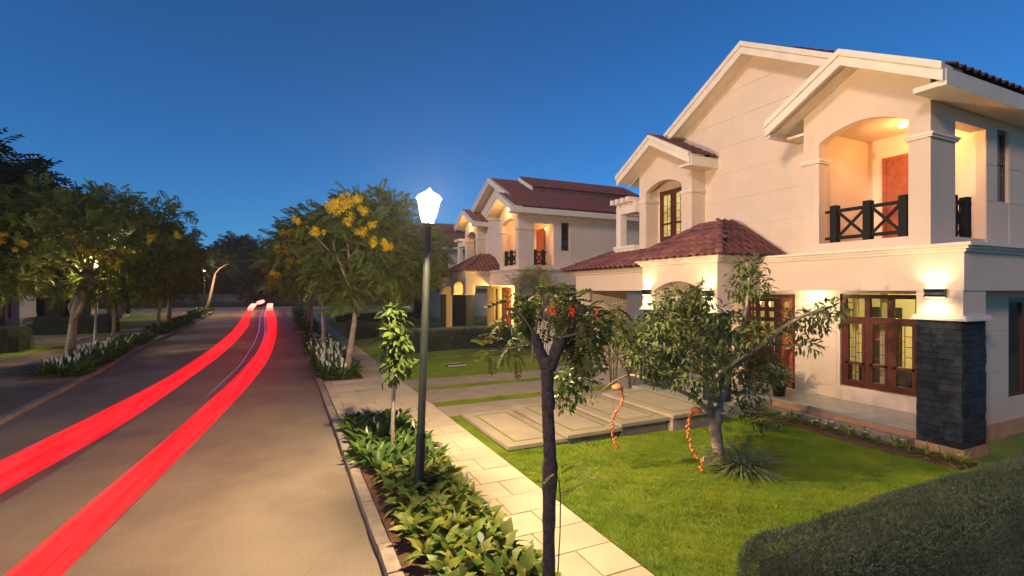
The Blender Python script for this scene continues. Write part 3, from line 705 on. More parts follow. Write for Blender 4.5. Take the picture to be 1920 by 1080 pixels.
    A().box(10.87, 11.0, 6.4, XW, 12.6, 6.45).build('dormer_ceiling', P_, G_)
    for (a, b) in ((10.61, 11.01), (12.59, 12.91)):
        q = A(); q.box(10.63, a - .03, 5.76, XW - .02, b + .03, 5.80); q.box(10.61, a - .05, 5.80, XW - .02, b + .05, 5.85); q.build('pillar_cap', TR, G_)
    window(G_, XW - .04, 11.25, 12.45, 4.50, 6.12, 2, .0, 'litpane', True, True)
    # ---- roofs: fascia boards along rakes and eaves, soffits, tiles
    def rake(y0, z0, y1, z1, x, xin, thick=.30, nm='bargeboard'):
        """bargeboard along a sloping edge at plane x with soffit back to xin"""
        b_ = A(); dv = .13
        b_.prism([(y0, z0 - .13), (y1, z1 - .13), (y1, z1 - thick - .02), (y0, z0 - thick - .02)], 'x', x, x + .07)
        b_.prism([(y0, z0), (y1, z1), (y1, z1 - .128), (y0, z0 - .128)], 'x', x - .045, x + .07)
        b_.build(nm, TR, G_)
        A().prism([(y0, z0 - .03), (y1, z1 - .03), (y1, z1 - thick + .06), (y0, z0 - thick + .06)], 'x', x + .071, xin).build('soffit', TR, G_)
    def gable(yr, zr, ya, yb, x, xin):
        zr += .06
        rake(yr, zr, ya, zr - sl * (yr - ya), x, xin); rake(yr + .001, zr, yb, zr - sl * (yb - yr), x, xin)
    # balcony gable (x=10.0)
    gable(by, bz + .02, 4.38, 7.72, 10.0, 10.659)
    e0 = bz + .08 - sl * (7.72 - by); A().prism([(7.255, e0 + sl * .465 - .04), (7.715, e0 - .04), (7.715, e0 - .23), (7.255, e0 + sl * .465 - .23)], 'x', 10.6595, XW - .003).build('soffit', TR, G_)
    # main gable (x=10.68): down to the balcony ridge on the right, to 13.5 on the left
    rake(RY, RZ + .08, by - .3, RZ + .06 - sl * (RY - by + .3), 10.68, XW - .001); rake(RY + .001, RZ + .08, 13.5, RZ + .06 - sl * (13.5 - RY), 10.68, XW - .001)
    # dormer gable
    gable(dyr, dzr + .02, 10.15, 13.42, 10.1, 10.659)
    A().box(10.17, 10.13, dze - .28, XW - .002, 10.22, dze + .0).build('eave_fascia', TR, G_)
    A().box(10.17, 10.222, dze - .26, XW - .002, 10.6, dze - .2).build('soffit', TR, G_)
    # south eave fascia
    A().box(10.071, 4.355, ZE - .30, 20.5, 4.46, ZE - .02).build('eave_fascia', TR, G_)
    A().box(10.66, 7.252, bz - sl * 1.66 - .26, XW - .002, 7.659, bz - sl * 1.66 - .2).build('soffit', TR, G_)
    A().box(10.075, 4.462, ZE - .29, 20.4, 4.845, ZE - .20).build('soffit', TR, G_)
    A().box(10.07, 7.66, bz - sl * 1.66 - .28, XW - .002, 7.745, bz - sl * 1.66 - .02).build('eave_fascia', TR, G_)
    # roof sheets (thick slabs)
    rs = A()
    def slab(ya, za_, yb, zb_, x0, x1): rs.prism([(ya, za_ + .02), (yb, zb_ + .02), (yb, zb_ - .06), (ya, za_ - .06)], 'x', x0, x1)
    slab(RY, RZ, by, bz, 10.75, 20.5); slab(by - .001, bz, 4.40, RZ - sl * (RY - 4.40), 10.07, 20.5); slab(by, bz - .0, 7.70, bz - sl * 1.64, 10.07, XW + .3)
    slab(RY + .001, RZ, 13.5, RZ - sl * 4.56, 10.75, 20.5)
    slab(dyr, dzr, 10.17, dzr - sl * 1.61, 10.17, XW + .1); slab(dyr + .001, dzr, 13.40, dzr - sl * 1.62, 10.17, XW + .1)
    rs.build('roof', M['roof'], G_)
    up = .035
    slope_tiles(G_, (10.2, 4.36, ZE + up), (20.4, 4.36, ZE + up), (10.2, by, bz + up), (20.4, by, bz + up), False, .25, .30)
    slope_tiles(G_, (10.85, by, bz + up), (20.4, by, bz + up), (10.85, RY, RZ + up), (20.4, RY, RZ + up), False, .25, .30)
    slope_tiles(G_, (10.15, 10.13, dzr - sl * 1.65 + up), (XW, 10.13, dzr - sl * 1.65 + up), (10.15, dyr, dzr + up), (XW, dyr, dzr + up), False)
    rr = A(); rr.tube([(10.85, RY, RZ + .03), (20.4, RY, RZ + .05)], .08, 8); rr.tube([(10.1, dyr, dzr + .05), (XW, dyr, dzr + .05)], .07, 8); rr.build('ridge_cap', M['roof'], G_)
    # raised rear roof with its white verge
    rr2 = A(); rr2.prism([(RY, RZ + .30), (7.2, RZ + .30 - sl * 1.74), (7.2, RZ + .1 - sl * 1.74), (RY, RZ + .08)], 'x', 12.6, 12.68); rr2.build('rear_verge', TR, G_)
    rr3 = A(); rr3.prism([(RY, RZ + .28), (7.2, RZ + .28 - sl * 1.74), (7.2, RZ + .02 - sl * 1.74), (RY + .0, RZ + .02), (10.6, RZ - sl * 1.66), (10.6, RZ + .28 - sl * 1.66)], 'x', 12.681, 20.5); rr3.build('rear_roof', M['roof'], G_)
    slope_tiles(G_, (12.7, 7.2, RZ + .28 - sl * 1.74 + .03), (20.4, 7.2, RZ + .28 - sl * 1.74 + .03), (12.7, RY, RZ + .31), (20.4, RY, RZ + .31), False)
    # rear and north closure
    A().box(11.4, 12.7, 3.45, 20, 12.9, 6.3).build('north_wall', P_, G_)
    A().box(19.8, 4.9, 0, 20, 12.7, 6.3).build('rear_wall', P_, G_)
    # shift: parts were authored in near-villa coordinates
    for o in list(bpy.data.objects):
        if o not in made_before and o.parent == G_: o.location = (o.location.x - 10.45, o.location.y - 4.28, o.location.z)
    return T

H1 = house(0, 0, .57, 0, 'near cream villa with red tiled roofs, slate corner pillar and lit ground-floor window', 2)
H2 = house(17.3, .28, .50, .12, 'second cream villa beyond the hedge, with glowing balcony and red roof', 1)

# lights of the near villa
wall_light(10.445, 4.67, 2.86, 'black wall light on the corner pillar above its slate, throwing light up and down', 34)
wall_light(9.025, 8.44, 2.84, 'black wall light on the right pier of the porch arch', 34)
wall_light(9.025, 10.58, 2.86, 'black wall light on the left pier of the porch arch', 36)
def ceiling_light(x, y, z, label, e, c):
    t = empty('ceiling_light', (x, y, z)); tag(t, label, 'lamp', 'round ceiling lights over the porches')
    MB().tube([(0, 0, 0), (0, 0, -.03)], [.13, .13], 14).build('lamp_base', M['lampcap'], t)
    MB().tube([(0, 0, -.03), (0, 0, -.06), (0, 0, -.085)], [.11, .10, .05], 14).build('lamp_diffuser', M['fixglow'], t)
    light('POINT', (0, 0, -.16), e, c, t, .08)
ceiling_light(11.45, 7.72, 3.0, 'round ceiling light under the near porch between door and window', 30, (1, .93, .62))
ceiling_light(10.3, 8.95, 3.0, 'round ceiling light inside the near porch arch, left of the door', 26, (1, .93, .62))
light('POINT', (11.9, 5.6, 6.05), 75, (1., .58, .2), None, .12)
light('POINT', (14.2, 7.4, 2.6), 150, (1., .85, .42), None, .2)
# second villa
light('POINT', (11.6, 17.3 + 5.9, 6.5), 55, (1., .55, .16), None, .12)
light('POINT', (10.3, 17.3 + 6.06, 7.0), 26, (1., .55, .12), None, .1)
light('POINT', (10.35, 17.3 + 11.78, 6.9), 26, (1., .6, .12), None, .1)
light('POINT', (11.0, 17.3 + 8.0, 2.7), 600, (1., .68, .18), None, .12)
light('POINT', (14, 17.3 + 8.2, 2.8), 60, (1., .75, .25), None, .2)
for nm, lc, lb in (('gable_lamp', (10.62, 17.3 + 6.06, 7.18), 'small glowing bulb under the balcony gable of the second villa'), ('gable_lamp', (10.62, 17.3 + 11.78, 7.12), 'small glowing bulb under the left gable of the second villa'), ('balcony_bulb', (12.6, 17.3 + 5.5, 6.2), 'small glowing bulb beside the balcony door of the second villa')):
    s = MB(); s.tube([(0, 0, .07), (0, 0, .03), (0, 0, -.03), (0, 0, -.07)], [.03, .07, .07, .03], 10); t = empty(nm, lc); tag(t, lb, 'lamp', 'bulbs on the second villa'); s.build('bulb', M['bulb'], t); MB().box(.02, -.04, .07, .1, .04, .1).build('lamp_bracket', M['lampcap'], t)

# mirrored villas across the street and one at the end of the road
cm = build_childmap()
L1 = copy_tree(H2, None, cm); L1.location = (-17.6, 43.5, 0); L1.scale = (-1, 1, 1); L1['label'] = 'dark villa on the left side of the street, half hidden by trees'
L2 = copy_tree(H2, None, cm); L2.location = (-17.8, 62, 0); L2.scale = (-1, 1, 1); L2['label'] = 'unlit villa farther up on the left, behind the street trees'
E1 = copy_tree(H2, None, cm); E1.location = (-14, 128, 0); E1.rotation_euler = (0, 0, R(98)); E1['label'] = 'villa gable showing above the trees past the end of the street'
H3 = copy_tree(H2, None, cm); H3.location = (10.45, 4.28 + 38.5, .2); H3['label'] = 'third villa on the right, mostly hidden behind the street trees'

# ------------------------------------------------------------ street lamps
def street_lamp(x, y, hgt, label, lean=0., energy=0, glass='lampglass', poleM='pole', gs=1.):
    t = empty('street_lamp', (x, y, -.03)); t.rotation_euler = (0, lean, 0); tag(t, label, 'street lamp', 'lantern posts along the street')
    MB().tube([(0, 0, 0), (0, 0, .04), (0, 0, .05), (0, 0, .9), (0, 0, .92), (0, 0, hgt)], [.10, .10, .070, .065, .056, .047], 16).build('pole', M[poleM], t)
    MB().tube([(0, 0, hgt), (0, 0, hgt + .03), (0, 0, hgt + .06)], [.055, .085, .08], 16).build('collar', M['lampcap'], t)
    MB().tube([(0, 0, hgt + .062), (0, 0, hgt + .15), (0, 0, hgt + .40 * gs)], [.085, .115 * gs, .165 * gs], 20).build('lantern_glass', M[glass], t)
    MB().tube([(0, 0, hgt + .402 * gs), (0, 0, hgt + .45 * gs), (0, 0, hgt + .50 * gs), (0, 0, hgt + .53 * gs)], [.185 * gs, .15 * gs, .06 * gs, .02], 20).build('lantern_cap', M['lampcap'] if glass != 'lampglass' else M['lampglass'], t)
    rb = MB()
    for k in range(6):
        a = k * math.pi / 3 + .3; c_, s_ = math.cos(a), math.sin(a); rb.tube([(c_ * .09, s_ * .09, hgt + .06), (c_ * .122 * gs, s_ * .122 * gs, hgt + .15), (c_ * .172 * gs, s_ * .172 * gs, hgt + .40 * gs)], .007, 5)
    rb.tube([(0, 0, hgt + .53 * gs), (0, 0, hgt + .58 * gs)], .018, 6); rb.build('lantern_frame', M['lampcap'], t)
    if energy:
        light('POINT', (0, 0, hgt - .0 + .30), energy, (1., .74, .40), t, .12).data.use_shadow = True
    return t
SL = street_lamp(1.71, 6.81, 3.84, 'lit street lamp on a dark green post in the near planting bed', R(2.0), 0)
street_lamp(-8.56, 30.6, 4.0, 'pale grey lamp post in the left flower bed, its top lost in leaves', R(1.5), 0, 'lampglass2', 'greypole')
street_lamp(-9.3, 72.5, 5.3, 'small distant lit lamp left of the road by the leaning trunk', 0, 0, 'lampglass2', 'pole', 1.3)
# light given off by the lanterns
LW = (1., .74, .42)
light('POINT', (1.71 + .146, 6.81, 4.17), 2900, LW, None, .07)
light('POINT', (-8.44, 30.6, 4.22), 1100, (1., .70, .36), None, .10)
light('POINT', (-9.3, 72.5, 5.55), 2500, (1., .66, .30), None, .10)

# ------------------------------------------------------------ tail-light trails left along the road
def trail(lo, up, label, w_end):
    """glowing ribbon body between its lower right edge (z=.6) and its upper left edge (z=.9)"""
    t = empty('light_trail', (lo[0][0], lo[0][1], .6)); tag(t, label, 'light trail', 'red light trails over the road')
    ys_ = np.concatenate([np.linspace(lo[0][1], 20, 40), np.linspace(20.5, 86, 60)])
    def sm(poly, y):
        return float(np.mean([np.interp(y + d, [p[1] for p in poly], [p[0] for p in poly]) for d in np.linspace(-.12, .12, 5) * y]))
    s = MB(); g = MB(); vs = []
    for y_ in ys_:
        a = sm(up, y_); b = sm(lo, y_); b = max(b, a + .12); c = .04
        vs.append([(a, y_, .62), (a + .02, y_, .60), (b - c, y_, .60), (b, y_, .64), (b, y_, .88), (b - c, y_, .90), (a + c, y_, .90), (a, y_, .87)])
    k = int(np.searchsorted(ys_, 62))
    def loft(rows, mb):
        n = 8; fl = [p for r_ in rows for p in r_]
        mb.add(fl, [(i * n + j, i * n + (j + 1) % n, (i + 1) * n + (j + 1) % n, (i + 1) * n + j) for i in range(len(rows) - 1) for j in range(n)] + [tuple(range(n)), tuple(range(len(rows) * n - 1, (len(rows) - 1) * n - 1, -1))])
    loft(vs[:k + 1], s); loft(vs[k:], g)
    base = Matrix.Translation((-lo[0][0], -lo[0][1], -.6))
    o = s.build('trail_body', M['trail'], t); o.matrix_parent_inverse = base
    o = g.build('brake_glow', M['hot'], t); o.matrix_parent_inverse = base
def trailmat():
    m = bpy.data.materials.new('red_light'); m.use_nodes = True; n = m.node_tree; n.nodes.clear(); L = n.links
    g = n.nodes.new('ShaderNodeNewGeometry'); mp = n.nodes.new('ShaderNodeMapping'); mp.inputs['Scale'].default_value = (8, .03, 12)
    L.new(g.outputs['Position'], mp.inputs['Vector'])
    t = n.nodes.new('ShaderNodeTexNoise'); t.inputs['Scale'].default_value = 1.; t.inputs['Detail'].default_value = 3; L.new(mp.outputs[0], t.inputs['Vector'])
    r = n.nodes.new('ShaderNodeValToRGB'); e_ = r.color_ramp.elements
    e_[0].position = .42; e_[0].color = (.82, .001, .008, 1); e_[1].position = .58; e_[1].color = (1.15, .02, .035, 1)
    L.new(t.outputs['Fac'], r.inputs[0])
    e = n.nodes.new('ShaderNodeEmission'); e.inputs[1].default_value = 1.0; L.new(r.outputs[0], e.inputs[0])
    tr = n.nodes.new('ShaderNodeBsdfTransparent'); tr.inputs[0].default_value = (.9, .62, .62, 1); ad = n.nodes.new('ShaderNodeAddShader'); e.inputs[1].default_value = .56
    o = n.nodes.new('ShaderNodeOutputMaterial'); L.new(tr.outputs[0], ad.inputs[0]); L.new(e.outputs[0], ad.inputs[1]); L.new(ad.outputs[0], o.inputs[0])
    return m
M['trail'] = trailmat(); M['hot'] = emat('hot_red_light', (1., .24, .18), 3.6); M['violet'] = litglass('violet_light', (.20, .14, .48), .28)
trail([(-1.70, 3.4), (-1.61, 5.08), (-1.54, 5.79), (-1.42, 6.88), (-1.25, 8.29), (-.94, 11.43), (-.62, 15.26), (-.43, 20.03), (-.41, 28.63), (-.54, 37.92), (-1.15, 56.32), (-1.85, 86.8)],
      [(-1.92, 3.4), (-1.82, 4.63), (-1.77, 5.34), (-1.66, 6.33), (-1.48, 8.), (-1.03, 13.5), (-.84, 17.93), (-.82, 25.11), (-.94, 31.96), (-1.72, 52.54), (-2.35, 75.82), (-2.6, 87)], 'broad red tail-light trail curving up the road, the one nearer the right kerb', .5)
trail([(-3.3, 3.4), (-2.95, 7.0), (-2.77, 8.45), (-2.53, 9.84), (-2.37, 12.1), (-2.21, 16.), (-2.05, 19.37), (-1.99, 25.35), (-2.1, 35.1), (-3.37, 61.06), (-4.17, 87.88)],
      [(-3.5, 3.4), (-3.13, 7.55), (-2.98, 8.45), (-2.86, 9.78), (-2.62, 12.02), (-2.45, 14.13), (-2.43, 16.92), (-2.33, 20.09), (-2.44, 29.71), (-3.17, 47.33), (-4.42, 74.12), (-4.9, 88)], 'long red tail-light trail on the left, running out of frame over the road', .5)
s = MB(); s.tube([(-4.1, 86, .95), (-3.9, 86, 1.0), (-3.45, 86, 1.12), (-3.1, 86, 1.26), (-2.95, 86, 1.3)], [.08, .26, .30, .24, .08], 10); tag(s.build('brake_light', M['hot']), 'glowing third brake light above the far ends of the two red trails', 'brake light')
def vpath(xo, z): return [(-1.45 + xo + .5 * (pp([(-1.48, 8), (-.84, 18), (-.82, 25), (-.94, 32), (-1.72, 52), (-2.35, 76), (-2.6, 88)], y) + 1.48) * 2 * .5 * 1.9, y, z) for y in np.linspace(13, 84, 50)]
for xo, lb in ((-.22, 'left of the pair'), (.12, 'right of the pair')):
    s = MB(); s.tube(vpath(xo - .25, .5), [.006 + .04 * min(1, k / 22) for k in range(50)], 6); tag(s.build('violet_streak', M['violet']), 'thin violet light streak between the red trails, ' + lb, 'light trail', 'violet streaks')

# ------------------------------------------------------------ foliage tools
def leafT(w, n=2, droop=.25, fold=.15):
    """leaf blade along +x of unit length: n segments, centre fold; returns V,F"""
    V = []; 
    for k in range(n + 1):
        t = k / n; hw = w * math.sin(math.pi * min(.97, max(.04, t)) ** .8) ; z = -droop * t * t
        V += [(t, -hw, z + fold * hw), (t, 0, z), (t, hw, z + fold * hw)]
    F = []
    for k in range(n):
        b = k * 3; F += [(b, b + 1, b + 4, b + 3), (b + 1, b + 2, b + 5, b + 4)]
    return np.array(V, float), np.array(F)
def sprayT(pairs=6, leaf=.3, w=.075, droop=.45):
    """pinnate spray along +x of unit length"""
    V = []; F = []
    for k in range(pairs):
        t = .15 + .85 * (k + .5) / pairs; z = -droop * t * t; L = leaf * (1 - .35 * abs(t - .5) * 1.2)
        for sg in (-1, 1):
            a = R(62); dx, dy = math.cos(a) * L, math.sin(a) * L * sg; nx, ny = -math.sin(a) * w * sg, math.cos(a) * w
            b = len(V); V += [(t, 0, z), (t + dx * .5 + nx * .5, dy * .5 + ny * .5, z - .02), (t + dx, dy, z - L * .35), (t + dx * .5 - nx * .5, dy * .5 - ny * .5, z - .02)]
            F += [(b, b + 1, b + 2, b + 3)]
    b = len(V); V += [(.95, -w * .5, -droop * .9), (1.0 + leaf * .6, 0, -droop * 1.2), (.95, w * .5, -droop * .9), (.93, 0, -droop * .88)]; F += [(b, b + 1, b + 2, b + 3)]
    return np.array(V), np.array(F)
def rdir(n, zb=0.):
    D = NR.normal(size=(n, 3)); D[:, 2] += zb; return D / np.linalg.norm(D, axis=1, keepdims=True)
def crown_mesh(name, clumps, per, T, size, m, zb=.1, outward=.8):
    """clumps: list of (x,y,z,r). sprays on and in each clump pointing outward"""
    P = []; D = []
    for (x, y, z, r) in clumps:
        n = max(3, int(per * r * r)); d = rdir(n, .15); rr = r * NR.uniform(.35, 1.05, (n, 1)) 
        P.append(np.array([x, y, z]) + d * rr * np.array([1, 1, .8])); dd = d * outward + rdir(n) * .55 + np.array([0, 0, zb]); D.append(dd)
    P = np.concatenate(P); D = np.concatenate(D)
    V, F = place_np(T[0], T[1], P, frames(D, NR.uniform(-.7, .7, len(P))), NR.uniform(.7, 1.25, len(P)) * size)
    return np_mesh(name, V, F, m)
def clumps_in(c, rad, n, r0, r1, seed, hollow=.45, flat=.0):
    rg = random.Random(seed); out = []
    while len(out) < n:
        d = Vector((rg.gauss(0, 1), rg.gauss(0, 1), rg.gauss(0, 1))).normalized() * (hollow + (1 - hollow) * rg.random() ** .6)
        if d.z < -.75 + flat: continue
        out.append((c[0] + d.x * rad[0], c[1] + d.y * rad[1], c[2] + d.z * rad[2], rg.uniform(r0, r1)))
    for _ in range(int(n * .3)):
        d = Vector((rg.gauss(0, 1), rg.gauss(0, 1), abs(rg.gauss(0, 1)) * .9 - .1)).normalized() * rg.uniform(.98, 1.10)
        out.append((c[0] + d.x * rad[0], c[1] + d.y * rad[1], c[2] + d.z * rad[2], r0 * .62))
    return out
def limbs(s, fork, clumps, r0, seed, n=9):
    rg = random.Random(seed); tips = rg.sample(clumps, min(n, len(clumps)))
    for x, y, z, r in tips:
        a = Vector(fork); b = Vector((x, y, z)); m1 = a.lerp(b, .35) + Vector((rg.uniform(-.2, .2), rg.uniform(-.2, .2), (b - a).length * .10)); m2 = a.lerp(b, .7) + Vector((rg.uniform(-.15, .15), rg.uniform(-.15, .15), (b - a).length * .08))
        s.tube([a, m1, m2, b], [r0, r0 * .65, r0 * .4, r0 * .15], 6)
T_SPRAY = sprayT(6, .36, .12, .35); T_SPRAY_L = sprayT(4, .44, .16, .3)
def street_tree(loc, trunk, r0, crown_c, rad, ncl, label, group, seed, per=150, size=.42, leafm='cassia', cr=(.45, .8), barkm='bark', T=None, flowers=(), hollow=.45, nl=9):
    t = empty('street_tree', loc); tag(t, label, 'tree', group)
    cl = clumps_in(crown_c, rad, ncl, cr[0], cr[1], seed, hollow)
    s = MB(); n = len(trunk); s.tube(trunk, [r0 * (1 - .45 * k / (n - 1)) for k in range(n)], 10); limbs(s, trunk[-1], cl, r0 * .5, seed, nl); s.build('trunk', M[barkm], t)
    if 'twisted' in label:
        s2 = MB(); s2.tube([(.17, -.05, 1.5), (.42, -.12, 2.0), (.62, -.1, 2.6), (1.05, 0, 3.5)], [.10, .10, .085, .06], 8); s2.tube([(.16, 0, 1.7), (.02, .05, 2.15), (.25, 0, 2.7), (.6, 0, 3.3)], [.08, .075, .07, .05], 8); s2.build('limb', M[barkm], t)
    o = link('crown', crown_mesh('crown', cl, per, T or T_SPRAY, size, M[leafm]), t); tag(o, kind='stuff')
    for f in flowers:
        q = .20 if len(f) < 4 else f[3]
        for _ in range(3): flower_cluster(t, (f[0] + rng.uniform(-1, 1) * q * 1.1, f[1] - rng.uniform(0, .2), f[2] + rng.uniform(-1, 1) * q), q * rng.uniform(.5, .85))
    return t
PET = None
_fl = {}
def flower_cluster(parent, p, r):
    key = rng.randrange(3)
    if key not in _fl:
        n = 110; d = rdir(n, .1); T = leafT(.42, 1, .2, .2)
        V, F = place_np(T[0], T[1], d * NR.uniform(.2, .9, (n, 1)) * np.array([1, 1, .75]), frames(d + rdir(n) * .7), np.full(n, .55)); _fl[key] = np_mesh('flower_cluster', V, F, M['yellow'])
    o = link('flower_cluster', _fl[key], parent, p[:3]); o.scale = (r, r, r); o.rotation_euler = (rng.uniform(-.5, .5), rng.uniform(-.5, .5), rng.uniform(0, 6))

# ------------------------------------------------------------ street trees, right side
TA = street_tree((1.89, 17.4, 0), [(0, 0, -.05), (.12, .05, .9), (.26, .1, 1.8), (.32, .12, 2.6)], .115, (1.0, .4, 4.25), (2.35, 2.0, 1.9), 56,
    'flowering street tree with pale leaning trunk in the white-flowered bed', 'flowering street trees', 11, 92, .47,
    flowers=[(-.3, -1.9, 5.55, .24), (-.55, -1.8, 5.3, .2), (-.1, -1.9, 5.15, .22), (.3, -2.1, 5.35, .16), (-.9, -1.5, 4.75, .2), (.1, -2.0, 4.55, .2), (.75, -2.0, 4.35, .2), (.9, -2.0, 4.3, .16), (-.3, -1.8, 5.75, .18), (.05, -1.9, 5.7, .2), (.45, -1.9, 5.0, .16), (-1.5, -1.0, 5.1, .15)])
TB = street_tree((1.55, 23.3, 0), [(0, 0, -.05), (.0, .0, 1.2), (-.08, 0, 2.6)], .10, (-.25, .2, 4.4), (2.0, 2.0, 2.0), 46,
    'flowering street tree with straight trunk just behind the leaning one', 'flowering street trees', 12, 92, .5,
    flowers=[(-1.55, -1.4, 5.2, .24), (-1.4, -1.5, 4.95, .22), (-1.75, -1.2, 4.7, .26), (-1.5, -1.4, 4.5, .22), (-1.2, -1.5, 4.65, .2), (-1.3, -1.4, 4.05, .24), (-1.9, -1.2, 3.7, .2), (-.6, -1.8, 4.3, .16)])
TC = street_tree((1.4, 31.5, 0), [(0, 0, -.05), (.05, .0, 1.2), (.0, 0, 2.6)], .10, (-.3, .2, 4.6), (2.0, 2.2, 1.9), 30,
    'street tree with thin dark trunk at the far end of the white-flowered bed', 'flowering street trees', 13, 85, .55, flowers=[(-2.1, -1.2, 3.8, .36), (-2.0, -1.3, 3.55, .34), (-1.8, -1.3, 4.1, .26), (-1.4, -1.5, 4.2, .24)])
for i, (x, y, h) in enumerate(((1.5, 38.5, 5), (1.75, 41, 5.2), (1.5, 44.5, 5.4), (1.9, 48, 5.6))):
    street_tree((x, y, 0), [(0, 0, -.05), (.05, .0, 1.4), (.0, 0, 2.7)], .11, (0, 0, h - .3), (2.2, 2.2, 2.0), 20,
        ('slim dark trunk nearest the road in the far bed', 'second slim trunk of the far bed', 'third slim trunk of the far bed', 'fourth slim trunk of the far bed, set to the right')[i] + ', leafy crown above', 'slim trees of the far right bed', 20 + i, 70, .6, T=T_SPRAY_L)
# behind TA towards the second villa
street_tree((4.7, 27.0, .1), [(0, 0, -.05), (.1, 0, 1.3), (.0, 0, 2.6)], .12, (.2, 0, 4.3), (2.6, 2.2, 2.0), 34, 'dark bushy tree between the leaning street tree and the second villa', 'trees in the right front gardens', 31, 90, .55, 'cassia', T=T_SPRAY_L)
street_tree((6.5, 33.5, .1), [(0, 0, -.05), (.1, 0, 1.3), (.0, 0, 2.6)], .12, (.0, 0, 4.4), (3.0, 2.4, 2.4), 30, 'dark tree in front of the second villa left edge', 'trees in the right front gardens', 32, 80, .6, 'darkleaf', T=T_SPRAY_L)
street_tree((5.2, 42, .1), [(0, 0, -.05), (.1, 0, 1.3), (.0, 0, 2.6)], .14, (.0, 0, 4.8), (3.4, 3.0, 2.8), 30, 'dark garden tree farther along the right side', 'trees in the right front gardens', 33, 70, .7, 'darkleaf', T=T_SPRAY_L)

# ------------------------------------------------------------ trees, left side
street_tree((-8.9, 28.5, 0), [(0, 0, -.05), (.12, 0, .9), (.2, 0, 1.9), (.32, 0, 2.6), (.7, 0, 3.4)], .19, (.7, .2, 4.85), (4.2, 3.0, 2.75), 105,
    'big flowering tree with pale twisted forked trunk in the left bed', 'trees of the left flower bed', 41, 85, .55,
    flowers=[(.9 + dx, -2.3 + dy, 4.35 + dz, .2) for dx, dy, dz in ((-.2, 0, .9), (.2, 0, .85), (.0, .0, .45), (.35, 0, .3), (-.1, 0, .1), (.5, -.1, .0), (.95, 0, .05), (1.2, 0, -.1), (1.35, .1, .15), (1.55, .1, .0), (1.1, 0, -.4), (1.4, 0, -.3), (1.7, .1, .35), (-2.2, .4, .7), (-2.6, .4, .5), (-1.9, .4, .4), (2.6, .4, .8), (3.6, .8, 1.0))])
street_tree((-8.5, 33.2, 0), [(0, 0, -.05), (.05, 0, 1.0), (.0, 0, 2.2)], .12, (.2, 0, 3.1), (1.9, 1.6, .8), 16, 'young tree with yellow-green leaves beside the pale lamp post', 'trees of the left flower bed', 42, 80, .45, 'yleaf', T=T_SPRAY_L)
for i, (x, y, h, r_, ty) in enumerate(((-8.0, 41, 5.4, 2.6, 'cassia'), (-8.5, 46.5, 5.4, 1.7, 'cassia'), (-9.3, 52, 5.6, 1.7, 'darkleaf'))):
    street_tree((x, y, 0), [(0, 0, -.05), (.05, 0, 1.2), (.2, 0, 2.6)], .13, (.2, 0, h - .4), (r_, r_, 2.2), 26,
        'street tree number %s along the left kerb, counting away from the pale lamp post' % ('one', 'two', 'three')[i], 'street trees along the left kerb', 50 + i, 110, .6, ty, T=T_SPRAY_L)
street_tree((-9.6, 76, 0), [(0, 0, -.05), (.5, 0, 2.), (1.1, 0, 5.2)], .22, (1.2, 0, 6.6), (2.6, 2.6, 1.6), 14, 'leaning pale trunk by the far lit lamp at the end of the left kerb', 'street trees along the left kerb', 60, 40, .8, 'darkleaf', T=T_SPRAY_L, nl=1)
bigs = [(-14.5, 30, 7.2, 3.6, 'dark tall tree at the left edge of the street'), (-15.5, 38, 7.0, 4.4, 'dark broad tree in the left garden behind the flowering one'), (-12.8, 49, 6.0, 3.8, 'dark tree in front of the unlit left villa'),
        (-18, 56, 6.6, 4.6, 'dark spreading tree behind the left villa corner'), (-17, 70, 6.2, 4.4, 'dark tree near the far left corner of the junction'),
        (-13.5, 14.5, 4.4, 2.6, 'added shade tree out of view, nearest the camera on the left side'), (-14.5, 6.5, 4.4, 2.8, 'second added shade tree from the camera on the left side, out of view'), (-13.3, 21.5, 4.4, 2.4, 'third added shade tree from the camera on the left side, out of view'), (-15.5, -2, 4.4, 2.8, 'added shade tree out of view, behind the camera on the left side')]  # these four added out of view to shade the left pavement and road
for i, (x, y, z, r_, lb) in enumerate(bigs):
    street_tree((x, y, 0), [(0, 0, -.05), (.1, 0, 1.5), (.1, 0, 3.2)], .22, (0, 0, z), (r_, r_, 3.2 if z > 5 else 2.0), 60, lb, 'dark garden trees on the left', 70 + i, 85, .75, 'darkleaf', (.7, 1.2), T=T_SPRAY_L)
# mass of trees behind the wall at the end of the street
xs = [-74, -62, -52, -43, -36, -30, -24, -18.5, -13, -8, -3, 2, 7, 12.5, 18, 24, 31, 40]
kinds = ['broad', 'tall', 'low']
for i, x in enumerate(xs):
    hz = 6.6 + 2.2 * math.sin(i * 2.3) + (1.5 if x < -18 else 0)
    side = 'left' if x < -8 else 'right'
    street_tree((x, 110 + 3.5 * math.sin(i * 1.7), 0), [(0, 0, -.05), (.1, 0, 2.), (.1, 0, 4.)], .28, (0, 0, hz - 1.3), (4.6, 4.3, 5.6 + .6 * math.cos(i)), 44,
        'dark tree behind the end wall, number %s of the row from the left' % ('one two three four five six seven eight nine ten eleven twelve thirteen fourteen fifteen sixteen seventeen eighteen'.split()[i]), 'row of dark trees behind the end wall', 90 + i, 26, 1.3, 'darkleaf', (1.4, 2.2), T=T_SPRAY_L, nl=5)

